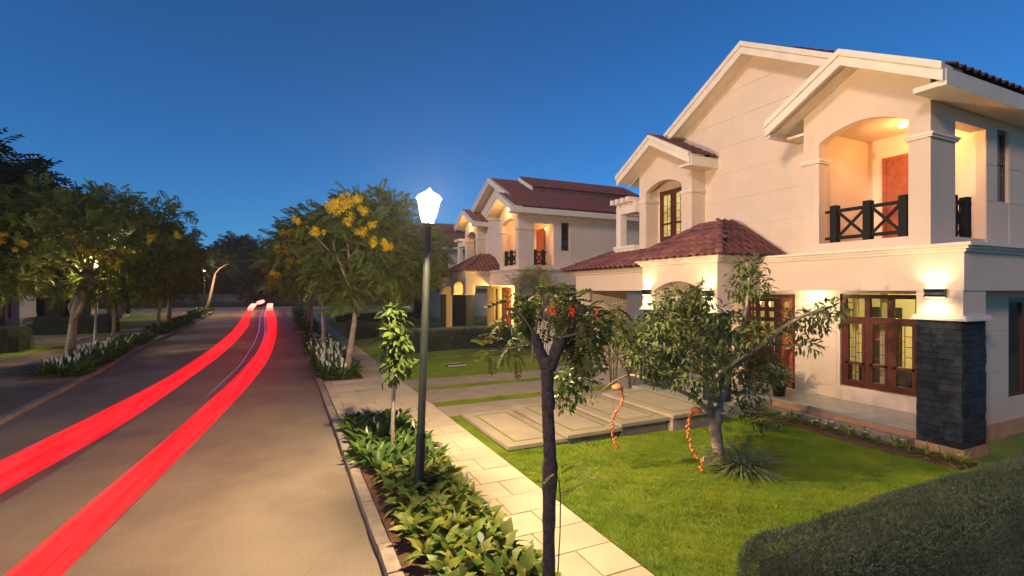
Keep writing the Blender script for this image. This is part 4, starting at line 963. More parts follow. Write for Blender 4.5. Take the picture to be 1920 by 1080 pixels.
# ------------------------------------------------------------ hedges
LEAF_S = leafT(.30, 1, .1, .2)
def hedge(x0, y0, x1, y1, z0, h, label, m, n, ls, seed, rnd=.25, wav=.06, group=None):
    """clipped hedge: lumpy rounded core with leaves standing off it"""
    rg = np.random.default_rng(seed); t = empty('hedge', ((x0 + x1) / 2, (y0 + y1) / 2, z0)); tag(t, label, 'hedge', group)
    cx, cy = (x0 + x1) / 2, (y0 + y1) / 2; hx, hy = (x1 - x0) / 2, (y1 - y0) / 2
    def surf(k):
        # points on a rounded box, area-weighted
        ax, ay, at = 2 * hy * h, 2 * hx * h, 4 * hx * hy; w_ = np.array([ax, ax, ay, ay, at]); c = rg.choice(5, k, p=w_ / w_.sum())
        u, v = rg.uniform(-1, 1, k), rg.uniform(0, 1, k); P = np.zeros((k, 3)); 
        P[:, 0] = np.where(c == 0, -hx, np.where(c == 1, hx, u * hx)); P[:, 1] = np.where(c == 2, -hy, np.where(c == 3, hy, np.where(c == 4, (2 * v - 1) * hy, u * hy))); P[:, 2] = np.where(c == 4, h, v * h)
        q = np.stack([np.clip(P[:, 0], -hx + rnd, hx - rnd), np.clip(P[:, 1], -hy + rnd, hy - rnd), np.clip(P[:, 2], 0, h - rnd)], 1)
        d = P - q; L = np.linalg.norm(d, axis=1, keepdims=True); N = d / np.maximum(L, 1e-6); P = q + N * rnd
        und = wav * (np.sin(P[:, 0] * 2.1 + seed) + np.sin(P[:, 1] * 2.7 + P[:, 2] * 3.) + .6 * np.sin(P[:, 0] * 6.3 + P[:, 1] * 5.1)) / 2
        return P + N * und[:, None], N
    P, N = surf(n); P = P + N * rg.uniform(-.05, .015, (n, 1)) * (ls / .03) ** .5
    D = N * .45 + rg.normal(size=(n, 3)) * .7 + np.array([0, 0, .3])
    V, F = place_np(LEAF_S[0], LEAF_S[1], P, frames(D, rg.uniform(-1.5, 1.5, n)), rg.uniform(.7, 1.3, n) * ls)
    tag(link('hedge_leaves', np_mesh('hedge_leaves', V, F, M[m]), t), kind='stuff')
    # core
    bm = bmesh.new(); nx, ny = max(2, int(2 * hx / .3)), max(2, int(2 * hy / .3))
    bmesh.ops.create_cube(bm, size=2); 
    for v in bm.verts: v.co = Vector((v.co.x * (hx - .035 - wav * .5), v.co.y * (hy - .035 - wav * .5), h / 2 + v.co.z * (h / 2 - .018 - wav * .25)))
    bmesh.ops.bevel(bm, geom=[e for e in bm.edges if abs(e.verts[0].co.z - e.verts[1].co.z) > .1 or e.verts[0].co.z > h / 2], offset=rnd * .95, segments=4, affect='EDGES', clamp_overlap=True)
    me = bpy.data.meshes.new('hedge_core'); bm.to_mesh(me); bm.free(); me.materials.append(M['hcore']); link('hedge_core', me, t)
    return t
hedge(3.40, 1.95, 14, 3.02, 0, .88, 'large dark clipped hedge in the right foreground by the lawn', 'hedge', 330000, .031, 1, .34, .03)
hedge(4.4, 21.7, 11.3, 23.2, .08, 1.02, 'grey-green clipped hedge below the second villa', 'hedge2', 26000, .07, 2, .22, .05)
hedge(3.9, 30, 5.3, 36, .1, .7, 'low loose hedge beyond the grey-green one, beside the pavement', 'hedge2', 9000, .09, 3, .3, .08)
hedge(4, 45, 14, 46, .1, .8, 'far low hedge on the right side of the street', 'hedge2', 7000, .1, 4, .3, .05)
hedge(-19, 30.4, -11.4, 32.5, 0, 1.15, 'dark hedge at the left edge with a rounded end', 'hedge', 20000, .08, 5, .4, .07)
hedge(-15.5, 42, -10.6, 43.4, 0, 1.1, 'second dark hedge on the left, behind the forked tree', 'hedge', 9000, .1, 6, .4, .07)
hedge(-70, 103.4, 45, 104.6, 0, .85, 'long roadside hedge across the end of the street', 'hedge2', 26000, .22, 7, .3, .12)
hedge(1.2, 72, 2.2, 74.5, 0, 1.0, 'small round clipped shrub at the far corner of the right bed', 'hedge', 3000, .12, 8, .45, .02)
wl_ = empty('end_wall', (0, 105, 0)); tag(wl_, 'long weathered stone wall closing the far end of the street', 'wall')
for i in range(38):
    x = -75 + i * 3.2; MB().box(x + .02, 0, -.1, x + 3.18, .3, 2.15 + .05 * math.sin(i * 2.1)).build('wall_section', M['stonewall'], wl_)
    MB().box(x + .01, -.05, 2.16 + .05 * math.sin(i * 2.1), x + 3.19, .35, 2.26 + .05 * math.sin(i * 2.1)).build('coping', M['stonewall'], wl_)

# ------------------------------------------------------------ peace lilies in the kerb beds
lily_me = [None] * 5
for k in range(5):
    V, F = leafT(.17 + .02 * k, 4, .28 + .09 * k, .32); V = V.copy(); V[:, 1] *= 1 + .12 * np.sin(V[:, 0] * 9 + k)
    lily_me[k] = np_mesh('leaf', V, F, M['lily'], True)
lily_far = []
for k in range(4):
    n = 15; az = NR.uniform(0, 6.28, n); el = NR.uniform(.25, 1.25, n)
    D = np.stack([np.cos(az) * np.cos(el), np.sin(az) * np.cos(el), np.sin(el)], 1); T = leafT(.19, 3, .35, .3)
    V, F = place_np(T[0], T[1], D * .07 + np.array([0, 0, .03]), frames(D, NR.uniform(-.4, .4, n)), NR.uniform(.2, .33, n)); lily_far.append(np_mesh('lily_plant', V, F, M['lilyfar'], True))
def spathe_mesh():
    s = MB(); s.tube([(0, 0, 0), (.01, 0, .2), (.02, 0, .33)], [.005, .004, .004], 5)
    V, F = leafT(.26, 3, .1, .9); b = [(p[2] * .14 + .02, p[1] * .14, .30 + p[0] * .15) for p in V]; s.add(b, [tuple(int(i) for i in f) for f in F], True); return s.mesh('flower', M['white'])
SPA = spathe_mesh()
def lily(x, y, near, label, group, flower, sc=1.):
    if near:
        t = empty('lily_plant', (x, y, -.02), rng.uniform(0, 6.3)); tag(t, label, 'plant', group)
        n = rng.randint(14, 17)
        for k in range(n):
            el = rng.uniform(.15, 1.3); az = 6.283 * k / n * 2.4 + rng.uniform(-.4, .4); D = Vector((math.cos(az) * math.cos(el), math.sin(az) * math.cos(el), math.sin(el)))
            o = link('leaf', lily_me[rng.randrange(5)], t, D * .07 + Vector((0, 0, .05 + .05 * rng.random())))
            o.rotation_euler = (rng.uniform(-.5, .5), -el, az); l = rng.uniform(.13, .25) * sc; o.scale = (l, l * rng.uniform(1.05, 1.55), l)
    else:
        t = link('lily_plant', lily_far[rng.randrange(4)], None, (x, y, -.02)); t.rotation_euler = (0, 0, rng.uniform(0, 6.3)); t.scale = (sc,) * 3; tag(t, label, 'plant', group)
    for _ in range(flower):
        o = link('flower', SPA, t, (rng.uniform(-.08, .08), rng.uniform(-.08, .08), rng.uniform(.0, .10))); o.rotation_euler = (rng.uniform(-.25, .25), rng.uniform(-.25, .25), rng.uniform(0, 6.3))
        if not near: o.scale = (.85, .85, .9)
def fill(x0, x1, y0, y1, sp, fn, taper=None):
    y = y0; k = 0
    while y < y1:
        x = x0 + (sp / 2 if k % 2 else 0)
        while x < x1:
            px_, py_ = x + rng.uniform(-.3, .3) * sp, y + rng.uniform(-.3, .3) * sp
            if not taper or taper(px_, py_): fn(px_, py_)
            x += sp
        y += sp * .85; k += 1
def near_ok(x, y): return (abs(x - 1.71) > .12 or abs(y - 6.81) > .12) and not (y < 5.2 and x < 1.27) and not (4.6 < y < 8.3 and x < 1.3)
def zone(x, y):
    side = 'kerb side' if x < 1.55 else ('middle' if x < 1.95 else 'pavement side')
    al = ('front end' if y < 4.2 else 'just before the lamp post' if y < 6.1 else 'around the foot of the lamp post' if y < 7.4 else 'between lamp post and sapling' if y < 8.4 else 'around the sapling' if y < 9.4 else 'far end past the sapling')
    return 'peace lily, %s of near bed, %s' % (side, al)
def nearlily(x, y):
    fl = 1 if rng.random() < (.05 if y < 8.5 else .12) else 0
    lily(x, y, y < 7.6, zone(x, y) + (', white flower' if fl else ''), 'peace lilies of the near bed', fl, 1.)
fill(1.24, 2.34, 2.35, 11.2, .255, nearlily, near_ok)
class Cover:
    def __init__(s, name, label): s.p = []; s.fl = []; s.name = name; s.label = label
    def add(s, x, y, sc, fl): s.p.append((x, y, sc)); s.fl += [(x + rng.uniform(-.2, .2), y + rng.uniform(-.2, .2), sc) for _ in range(fl)]
    def build(s):
        V = []; F = []; o = 0
        for x, y, sc in s.p:
            me = lily_far[rng.randrange(4)]; co = np.empty(len(me.vertices) * 3); me.vertices.foreach_get('co', co); co = co.reshape(-1, 3) * sc
            a = rng.uniform(0, 6.3); c_, s_ = math.cos(a), math.sin(a); V.append(np.stack([co[:, 0] * c_ - co[:, 1] * s_ + x, co[:, 0] * s_ + co[:, 1] * c_ + y, co[:, 2]], 1))
            f = np.empty(len(me.polygons) * 4, dtype=np.int32); me.polygons.foreach_get('vertices', f); F.append(f.reshape(-1, 4) + o); o += len(co)
        ob = tag(link(s.name, np_mesh(s.name, np.concatenate(V), np.concatenate(F), M['lilyfar'], True)), s.label, 'plants', kind='stuff')
        if s.fl:
            n = len(s.fl); T = leafT(.28, 2, .1, .8); P = np.array([(x, y, .30 * sc * rng.uniform(.8, 1.15)) for x, y, sc in s.fl]); D = rdir(n, 1.6)
            V, F = place_np(T[0], T[1], P, frames(D), NR.uniform(.12, .2, n)); tag(link('white_flowers', np_mesh('white_flowers', V, F, M['white']), ob), kind='stuff')
cv = Cover('bed_plants', 'white-flowered plants filling the back of the second right bed')
def bed2(x, y):
    fl = rng.choice((0, 1, 1, 2))
    if y < 24: lily(x, y, False, '%s lily in right bed, %s, %s' % ('white-flowered' if fl else 'flowerless', 'in front of the leaning trunk' if y < 17.6 else 'just behind the leaning trunk' if y < 20.5 else 'by the straight trunk', 'kerb side' if x < 1.7 else 'pavement side'), 'lilies of the second right bed', fl, 1.4)
    else: cv.add(x, y, 1.4, fl if y < 30 else 0)
fill(1.2, 2.25, 17.0, 33.0, .36, bed2); cv.build()
cv = Cover('bed_plants', 'pale green plants filling the far right bed with slim trunks')
fill(1.25, 2.15, 37.5, 74, .6, lambda x, y: cv.add(x, y, 2.0, 1 if y < 46 and rng.random() < .6 else 0)); cv.build()
def lbed(y0, y1, sp, sc, fl, yi, lb, x0=.3, x1=1.65):
    y = y0; cv = Cover('bed_plants', lb)
    while y < y1:
        x = x0
        while x < x1:
            px_, py_ = pp(KL, y) - x + rng.uniform(-.15, .15), y + rng.uniform(-.15, .15); f = fl(x, y)
            if y < yi: lily(px_, py_, False, 'white-flowered lily in left bed, %s, %s' % ('at its near end' if y < 23.5 else 'about its middle' if y < 26.5 else 'close to the forked trunk', 'by the kerb' if x < .9 else 'by the pavement'), 'lilies of the left bed', f, sc)
            else: cv.add(px_, py_, sc, f)
            x += sp
        y += sp * .9
    cv.build()
    tag(MB().prism([(pp(KL, y0 - .3) - .16, y0 - .3), (pp(KL, y0 - .3) - x1 - .1, y0 - .3), (pp(KL, y1 + .2) - x1 - .1, y1 + .2), (pp(KL, y1 + .2) - .16, y1 + .2)], 'z', -.06, -.008).build('left_bed_soil', M['soil']), kind='structure')
lbed(21.3, 35.2, .46, 1.45, lambda x, y: (rng.choice((1, 1, 2)) if y < 31 and x > .6 else rng.choice((0, 0, 0, 1))), 28.5, 'lily plants with white flowers in the left bed beyond the forked tree')
lbed(39.3, 56, .7, 1.9, lambda x, y: 0, 0, 'low leafy plants of the second left bed')
lbed(61, 77, .9, 2.2, lambda x, y: rng.choice((0, 1)), 0, 'leafy plants of the far left bed by the lit lamp')

# ------------------------------------------------------------ foreground tree (Y-shaped dark trunk)
FT = empty('forked_tree', (2.12, 3.75, -.03)); tag(FT, 'dark bare Y-shaped trunk rising in the foreground with reddish drooping leaves', 'tree')
s = MB(); base = Vector((2.12, 3.75, -.03)); fwd = Vector((math.sin(TH), math.cos(TH), 0)); rgt = Vector((math.cos(TH), -math.sin(TH), 0)); dF = 4.28
def W(u, v, d): 
    return fwd * d + rgt * ((u - 960) * d / 915) + Vector((0, 0, 2.9 + (545 - v) * d / 915))
def WL(u, v, d, b): return W(u, v, d) - b
tr_pts = [(1028, 1180), (1029, 1080), (1029, 1000), (1030, 930), (1031, 875), (1031, 860), (1030, 830), (1027, 770), (1028, 757), (1026, 730), (1026, 690), (1026, 668)]
tr_r = [.080, .058, .055, .060, .069, .058, .054, .054, .063, .055, .054, .066]
def lump(s, pts, rad, n=12, seed=0, amp=.10, sub=3):
    P = [Vector(p) for p in pts]; Q = []; Rr = []; rg = random.Random(seed)
    for i in range(len(P) - 1):
        for k in range(sub): t = k / sub; Q.append(P[i].lerp(P[i + 1], t)); Rr.append((rad[i] * (1 - t) + rad[i + 1] * t) * (1 + rg.uniform(-amp, amp)))
    Q.append(P[-1]); Rr.append(rad[-1]); return s.tube(Q, Rr, n)
lump(s, [WL(u, v, dF, base) for u, v in tr_pts], tr_r, 14, 3, .06)
s.build('trunk', M['darkbark'], FT)
s = MB(); lump(s, [WL(u, v, dF, base) for u, v in ((1024, 690), (1018, 672), (1011, 655), (1006, 640), (1002, 628))], [.055, .05, .045, .04, .042], 12, 5, .06); s.build('limb', M['darkbark'], FT)
s = MB(); lump(s, [WL(u, v, dF, base) for u, v in ((1030, 692), (1038, 672), (1044, 655), (1049, 642), (1052, 634))], [.055, .055, .055, .056, .06], 12, 6, .06); s.build('limb', M['darkbark'], FT)
def twigs(parent, starts, base, d, r=.012, m='twig', nm='branch'):
    for st in starts:
        s = MB(); dd = st[0][2] if len(st[0]) > 2 else d
        P = [WL(p[0], p[1], (p[2] if len(p) > 2 else d), base) for p in st]; s.tube(P, [r * (1 - .6 * k / (len(P) - 1)) for k in range(len(P))], 6); s.build(nm, M[m], parent)
twigs(FT, [[(1004, 632), (990, 650), (950, 655), (905, 660)], [(1004, 630), (985, 600), (965, 575)], [(1003, 628), (1010, 590), (1035, 545)], [(1050, 636), (1070, 605), (1090, 600)], [(1050, 634), (1085, 625), (1120, 590)], [(1050, 636), (1062, 660), (1062, 690)]], base, dF, .014, 'twig')
def _unused(): pass
def pcl(parent, spots, base, T, size, m, per, seed=0, zb=-.3, nm='foliage', outward=.8):
    cl = []
    for (u, v, d, r) in spots:
        p = WL(u, v, d, base); cl.append((p.x, p.y, p.z, r))
    o = link(nm, crown_mesh(nm, cl, per, T, size, M[m], zb, outward), parent); return tag(o, kind='stuff')
TF = sprayT(5, .40, .22, .5)
pcl(FT, [(965, 572, 4.5, .12), (990, 560, 4.6, .14), (1015, 556, 4.6, .16), (1040, 566, 4.6, .18), (1065, 580, 4.5, .17), (1090, 598, 4.4, .16), (1112, 612, 4.4, .17), (1128, 588, 4.5, .16), (1140, 604, 4.5, .12), (962, 612, 4.5, .12), (945, 640, 4.4, .11), (918, 655, 4.4, .09), (958, 655, 4.3, .11), (985, 598, 4.5, .12), (1072, 640, 4.5, .15), (1095, 645, 4.5, .15), (1030, 596, 4.7, .15), (1080, 618, 4.5, .14)], base, TF, .155, 'fgleaf', 680, zb=-.35)
T_OV = leafT(.22, 2, .2, .25)
pcl(FT, [(1090, 680, 4.9, .18), (1075, 700, 4.9, .2), (1065, 725, 4.9, .2), (1060, 750, 4.9, .15), (1095, 710, 4.9, .14), (1100, 640, 4.9, .16), (1080, 660, 4.9, .14)], base, T_OV, .075, 'lime', 3300, zb=.1)
for (u, v) in ((1030, 577), (1040, 580), (1070, 583), (1075, 575), (1118, 588)):
    T_ = leafT(.12, 2, .3, .2); n = 9; D = rdir(n, -.6); V, F = place_np(T_[0], T_[1], np.zeros((n, 3)), frames(D), NR.uniform(.04, .075, n)); link('red_flower', np_mesh('red_flower', V, F, M['red']), FT, WL(u, v, 4.05, base))
# fern-like shoot and thin sucker at the trunk
SH = []
s = MB(); s.tube([WL(u, v, 4.15, base) for u, v in ((1046, 1075), (1050, 1000), (1051, 940), (1049, 905), (1038, 880))], [.006] * 5, 6); s.build('sucker_stem', M['darkbark'], FT)
TFern = sprayT(12, .20, .045, .15)
for (u0, v0, u1, v1, l) in ((1052, 925, 1125, 872, .34), (1050, 905, 1110, 862, .3), (1045, 890, 1095, 850, .26), (1052, 920, 1070, 925, .12), (1040, 885, 1010, 905, .16), (1048, 880, 1062, 862, .16)):
    a, b = WL(u0, v0, 4.15, base), WL(u1, v1, 4.0, base); D = np.array([tuple(b - a)]); V, F = place_np(TFern[0], TFern[1], np.array([tuple(a)]), frames(D, np.array([.3])), np.array([l])); link('fern_leaf', np_mesh('fern_leaf', V, F, M['fgleaf']), FT)

# ------------------------------------------------------------ leafy sapling in the near bed
SPb = Vector((1.74, 8.78, -.02)); SP = empty('sapling', SPb); tag(SP, 'slender young tree wrapped in a column of lime-green leaves, in the near bed', 'tree')
s = MB(); lump(s, [WL(u, v, 8.7, SPb) for u, v in ((737, 856), (736, 800), (738, 740), (737, 690), (741, 640), (738, 590))], [.042, .036, .034, .03, .022, .012], 8, 9, .08); s.build('trunk', M['bark'], SP)
TL = leafT(.24, 2, .45, .2)
pcl(SP, [(738, 585, 8.7, .2), (738, 605, 8.7, .2), (742, 625, 8.65, .19), (736, 645, 8.65, .22), (745, 665, 8.65, .2), (752, 680, 8.65, .2), (738, 690, 8.6, .16), (728, 592, 8.7, .1), (765, 690, 8.6, .1), (745, 640, 8.6, .2), (735, 670, 8.7, .16)], SPb, TL, .17, 'lime', 1500, zb=-.5)
pcl(SP, [(735, 708, 8.65, .09), (722, 712, 8.65, .05), (750, 706, 8.65, .05)], SPb, TL, .16, 'lime', 1700, zb=-.2, nm='lower_leaves')

# ------------------------------------------------------------ lawn tree with drooping broad leaves
LT = Vector((6.57, 5.95, -.02)); LW_ = empty('lawn_tree', LT); tag(LW_, 'crooked broad-leaved ornamental tree standing on the near lawn', 'tree')
D0 = 8.16
s = MB(); lump(s, [WL(u, v, D0, LT) for u, v in ((1350, 880), (1347, 850), (1344, 820), (1340, 800), (1342, 780), (1347, 765))], [.12, .10, .092, .10, .12, .10], 12, 21, .07); s.build('trunk', M['bark'], LW_)
brs = [[(1340, 785, D0), (1328, 770, D0 - .2), (1300, 745, D0 - .4), (1260, 725, D0 - .5), (1215, 710, D0 - .4), (1180, 702, D0 - .3)],
       [(1345, 775, D0), (1355, 745, D0 + .1), (1362, 715, D0 + .2), (1370, 690, D0 + .2), (1400, 665, D0 + .1), (1440, 640, D0), (1470, 612, D0 - .1), (1510, 590, D0 - .2), (1560, 575, D0 - .3)],
       [(1335, 775, D0), (1330, 745, D0 - .1), (1335, 720, D0 - .3), (1350, 698, D0 - .4), (1380, 678, D0 - .5), (1400, 665, D0 - .5)],
       [(1350, 765, D0), (1345, 700, D0 + .3), (1330, 640, D0 + .4), (1300, 590, D0 + .4), (1270, 560, D0 + .4)],
       [(1362, 715, D0 + .2), (1385, 640, D0 + .4), (1400, 580, D0 + .4), (1405, 520, D0 + .3), (1400, 488, D0 + .3)],
       [(1440, 640, D0), (1480, 650, D0 - .1), (1520, 640, D0 - .2)], [(1335, 720, D0 - .3), (1290, 680, D0 - .5), (1240, 650, D0 - .5), (1205, 640, D0 - .4)],
       [(1180, 702, D0 - .3), (1160, 672, D0 - .3), (1140, 640, D0 - .3), (1128, 620, D0 - .3)], [(1184, 700, D0 - .3), (1168, 668, D0 - .25), (1150, 638, D0 - .25), (1138, 615, D0 - .25)],
       [(1180, 702, D0 - .3), (1150, 715, D0 - .3), (1120, 740, D0 - .3), (1105, 755, D0 - .3)], [(1342, 775, D0), (1365, 775, D0 - .2), (1400, 770, D0 - .4), (1440, 775, D0 - .5)]]
for i, b in enumerate(brs):
    s = MB(); n = len(b); r0 = (.05, .06, .05, .045, .04, .02, .03, .022, .018, .018, .02)[i]
    lump(s, [WL(u, v, d, LT) for u, v, d in b], [r0 * (1 - .65 * k / (n - 1)) for k in range(n)], 8, 30 + i, .08, 2); s.build('branch', M['bark'] if i not in (7, 8, 9) else M['twig'], LW_)
sp = [(1405, 500, .2), (1390, 520, .24), (1415, 530, .24), (1400, 550, .22), (1375, 540, .14), (1430, 545, .14), (1540, 590, .2), (1565, 580, .2), (1580, 600, .14), (1515, 600, .2), (1500, 625, .18), (1520, 650, .16), (1480, 600, .22), (1490, 650, .12), (1545, 615, .14),
      (1240, 600, .3), (1215, 620, .3), (1190, 640, .3), (1200, 665, .26), (1245, 640, .36), (1270, 610, .34), (1290, 580, .3), (1270, 560, .24), (1310, 560, .24), (1330, 590, .3), (1300, 630, .38), (1340, 630, .38), (1380, 610, .32), (1370, 650, .36), (1330, 670, .34), (1280, 670, .34), (1240, 690, .26), (1215, 690, .2),
      (1400, 690, .32), (1430, 665, .3), (1445, 690, .28), (1380, 720, .28), (1350, 700, .28), (1300, 705, .26), (1265, 710, .18), (1410, 740, .24), (1440, 720, .2), (1390, 770, .18), (1425, 785, .18), (1450, 790, .12), (1320, 740, .18), (1320, 540, .14), (1240, 560, .16), (1420, 620, .24), (1445, 630, .18), (1230, 715, .12)]
TLt = leafT(.19, 2, .3, .3)
cl = []
for (u, v, r_) in sp:
    p = WL(u, v, D0 + rng.uniform(-.75, .75), LT); cl.append((p.x, p.y, p.z, r_ * 1.05))
tag(link('crown', crown_mesh('crown', cl, 1650, TLt, .118, M['broad'], -.08, .6), LW_), kind='stuff')
pcl(LW_, [(1130, 625, 7.8, .2), (1145, 605, 7.8, .2), (1120, 600, 7.8, .16), (1160, 625, 7.8, .16), (1110, 745, 7.8, .1)], LT, TLt, .10, 'broad', 1500, zb=-.1, nm='side_foliage')

# grass tuft at its foot
TG = leafT(.022, 4, .9, .3); n = 420; az = NR.uniform(0, 6.28, n); el = NR.uniform(.35, 1.35, n); Dg = np.stack([np.cos(az) * np.cos(el), np.sin(az) * np.cos(el), np.sin(el)], 1)
Pg = np.stack([np.cos(az) * .18 * NR.uniform(0, 1, n), np.sin(az) * .18 * NR.uniform(0, 1, n), np.zeros(n)], 1)
V, F = place_np(TG[0], TG[1], Pg, frames(Dg), NR.uniform(.38, .62, n))
tf = empty('grass_tuft', (6.72, 5.62, 0)); tag(tf, 'arching tuft of narrow strap leaves at the foot of the lawn tree', 'plant'); tag(link('strap_leaves', np_mesh('strap_leaves', V, F, M['strap']), tf), kind='stuff')

# hanging strings of orange shells
def garland(pts, d, label, cap):
    P = [W(u, v, d) for u, v in pts]; t = empty('shell_mobile', P[0]); tag(t, label, 'mobile', 'hanging orange shell strings'); b = P[0]
    s = MB(); s.tube([Vector((0, 0, .03)), Vector((0, 0, .0)), Vector((0, 0, -.05))], [.02, .085, .09], 12); s.build('top_disc', M['orange'], t)
    Q = []
    for i in range(len(P) - 1):
        L = (P[i + 1] - P[i]).length; k = max(1, int(L / .032))
        for j in range(k): Q.append(P[i].lerp(P[i + 1], j / k) - b)
    s = MB(); s.tube(Q, .004, 4); s.build('string', M['twig'], t)
    bead = MB(); bead.tube([(0, 0, -.022), (0, 0, -.008), (0, 0, .01), (0, 0, .02)], [.006, .022, .018, .004], 7); me = bead.mesh('shell', M['orange'])
    for i, q in enumerate(Q[1:]):
        o = link('shell', me, t, q + Vector((rng.uniform(-.018, .018), rng.uniform(-.02, .02), 0))); o.rotation_euler = (rng.uniform(-1, 1), rng.uniform(-1, 1), rng.uniform(0, 6)); o.scale = (rng.uniform(.8, 1.35),) * 3
    s = MB(); s.tube([Vector((-.07, 0, 0)), Vector((-.07, 0, -.45))], .0025, 4); s.tube([Vector((0, 0, .03)), Vector((0, 0, .16))], .003, 4); s.build('thread', M['twig'], t)
garland([(1157, 723), (1168, 735), (1168, 752), (1158, 768), (1150, 785), (1146, 808), (1152, 820), (1155, 835), (1164, 845)], 7.86, 'orange shell mobile hanging over the stone steps from the long side branch', 0)
garland([(1306, 766), (1296, 780), (1290, 800), (1291, 820), (1297, 840), (1306, 855), (1318, 868), (1313, 885)], 7.75, 'orange shell mobile hanging in front of the lawn tree trunk', 0)
s = MB(); s.box(-.03, -.01, -.02, .03, .01, .05); o = s.build('price_tag', M['guard'], None, W(1321, 862, 7.7)); o.name = 'white_tag'; tag(o, 'small white tag clipped to the orange shell mobile by the lawn tree', 'tag')

# potted plant on the porch
pt = empty('potted_plant', (10.85, 8.0, .352)); tag(pt, 'black plastic pot with arching narrow-leaved plant on the porch floor', 'potted plant')
MB().tube([(0, 0, 0), (0, 0, .26), (0, 0, .262), (0, 0, .31)], [.125, .165, .185, .19], 18).build('pot', M['blackplastic'], pt)
MB().tube([(0, 0, .311), (0, 0, .316)], [.17, .17], 14).build('potting_soil', M['soil'], pt)
n = 110; az = NR.uniform(0, 6.28, n); el = NR.uniform(.4, 1.4, n); Dg = np.stack([np.cos(az) * np.cos(el), np.sin(az) * np.cos(el), np.sin(el)], 1); TP = leafT(.05, 4, .6, .3)
V, F = place_np(TP[0], TP[1], Dg * .05 + np.array([0, 0, .32]), frames(Dg), NR.uniform(.3, .62, n)); tag(link('narrow_leaves', np_mesh('narrow_leaves', V, F, M['strap']), pt), kind='stuff')

# golden bushy tree with its white slatted guard and bamboo-like shrubs
gt = empty('golden_tree', (9.1, 17.6, .05)); tag(gt, 'small round tree with golden feathery crown beside the carport', 'tree')
s = MB(); s.tube([(0, 0, -.1), (0, 0, 1.2), (.05, 0, 2.4)], [.05, .04, .03], 8); s.build('trunk', M['bark'], gt)
tag(link('crown', crown_mesh('crown', clumps_in((0, 0, 3.0), (.85, .8, .75), 16, .3, .5, 5), 330, sprayT(5, .35, .04, .4), .28, M['yleaf'], .3), gt), kind='stuff')
gd = empty('tree_guard', (8.85, 15.95, 0)); tag(gd, 'white slatted guard panel standing behind the fork of the dark foreground trunk', 'tree guard')
for k in range(14):
    MB().box(-.44 + k * .066, -.012, .55, -.44 + k * .066 + .04, .012, 1.78).build('slat', M['guard'], gd)
MB().box(-.46, -.03, .50, .48, .0, .549).build('rail', M['guard'], gd); MB().box(-.46, .013, 1.3, .48, .03, 1.35).build('rail', M['guard'], gd)
MB().box(-.3, -.02, 0, -.2, .03, .499).build('post', M['guard'], gd); MB().box(.2, -.02, 0, .3, .03, .499).build('post', M['guard'], gd); gd.rotation_euler = (0, 0, -TH)
for (x, y, h, lb) in ((9.0, 12.1, 2.3, 'tall leafy shrub beside the left pier of the porch arch'), (9.3, 11.6, 1.9, 'bushy shrub between the carport and the porch arch')):
    t = empty('shrub', (x, y, 0)); tag(t, lb, 'shrub', 'shrubs by the porch'); s = MB()
    for k in range(7):
        a = k * .9; s.tube([(math.cos(a) * .08, math.sin(a) * .08, 0), (math.cos(a) * .16, math.sin(a) * .16, h * .5), (math.cos(a) * .3, math.sin(a) * .3, h * .95)], [.014, .011, .006], 5)
    s.build('stems', M['twig'], t)
    tag(link('foliage', crown_mesh('foliage', clumps_in((0, 0, h * .6), (.32, .32, h * .42), 16, .16, .26, int(h * 10)), 1100, T_OV, .12, M['broad'], -.1), t), kind='stuff')

# soil strip with small flowering plants along the porch
bed('porch_bed_soil', [(9.85, 4.1), (10.44, 4.1), (10.44, 5.0), (10.33, 5.0), (10.33, 8.0), (9.85, 8.0), (9.7, 5.5)])
for o in list(bpy.data.objects):
    if o.name.startswith('porch_bed_soil'): o.location.z = .05
smp = []
for k in range(3):
    n = 26; D = rdir(n, .6); T = leafT(.3, 1, .2, .3); V, F = place_np(T[0], T[1], D * .04 + np.array([0, 0, .03]), frames(D), NR.uniform(.10, .20, n)); smp.append(np_mesh('border_plant', V, F, M['lime' if k == 0 else 'lily']))
fd = MB(); 
for k in range(6):
    a = k * 1.05; fd.add([(0, 0, 0), (math.cos(a) * .035, math.sin(a) * .035, .015), (math.cos(a + .5) * .04, math.sin(a + .5) * .04, .02), (math.cos(a + .9) * .03, math.sin(a + .9) * .03, .015)], [(0, 1, 2, 3)])
fme = fd.mesh('blossom', M['white'])
for k in range(46):
    y = 4.15 + k * .088; x = 10.08 + .1 * math.sin(k * 2.2) + rng.uniform(-.08, .08)
    o = link('border_plant', smp[rng.randrange(3)], None, (x, y, .02)); sc = rng.uniform(.7, 1.25); o.scale = (sc,) * 3; o.rotation_euler = (0, 0, rng.uniform(0, 6)); tag(o, 'small %s plant in the red soil strip, %s' % ('pale green' if o.data == smp[0] else 'dark green', 'beside the corner pillar' if y < 5.1 else 'in front of the big window' if y < 6.4 else 'between window and door' if y < 7.3 else 'nearest the front door'), 'plant', 'border plants along the porch')
    if rng.random() < .35: link('blossom', fme, o, (rng.uniform(-.05, .05), rng.uniform(-.05, .05), rng.uniform(.1, .18)))

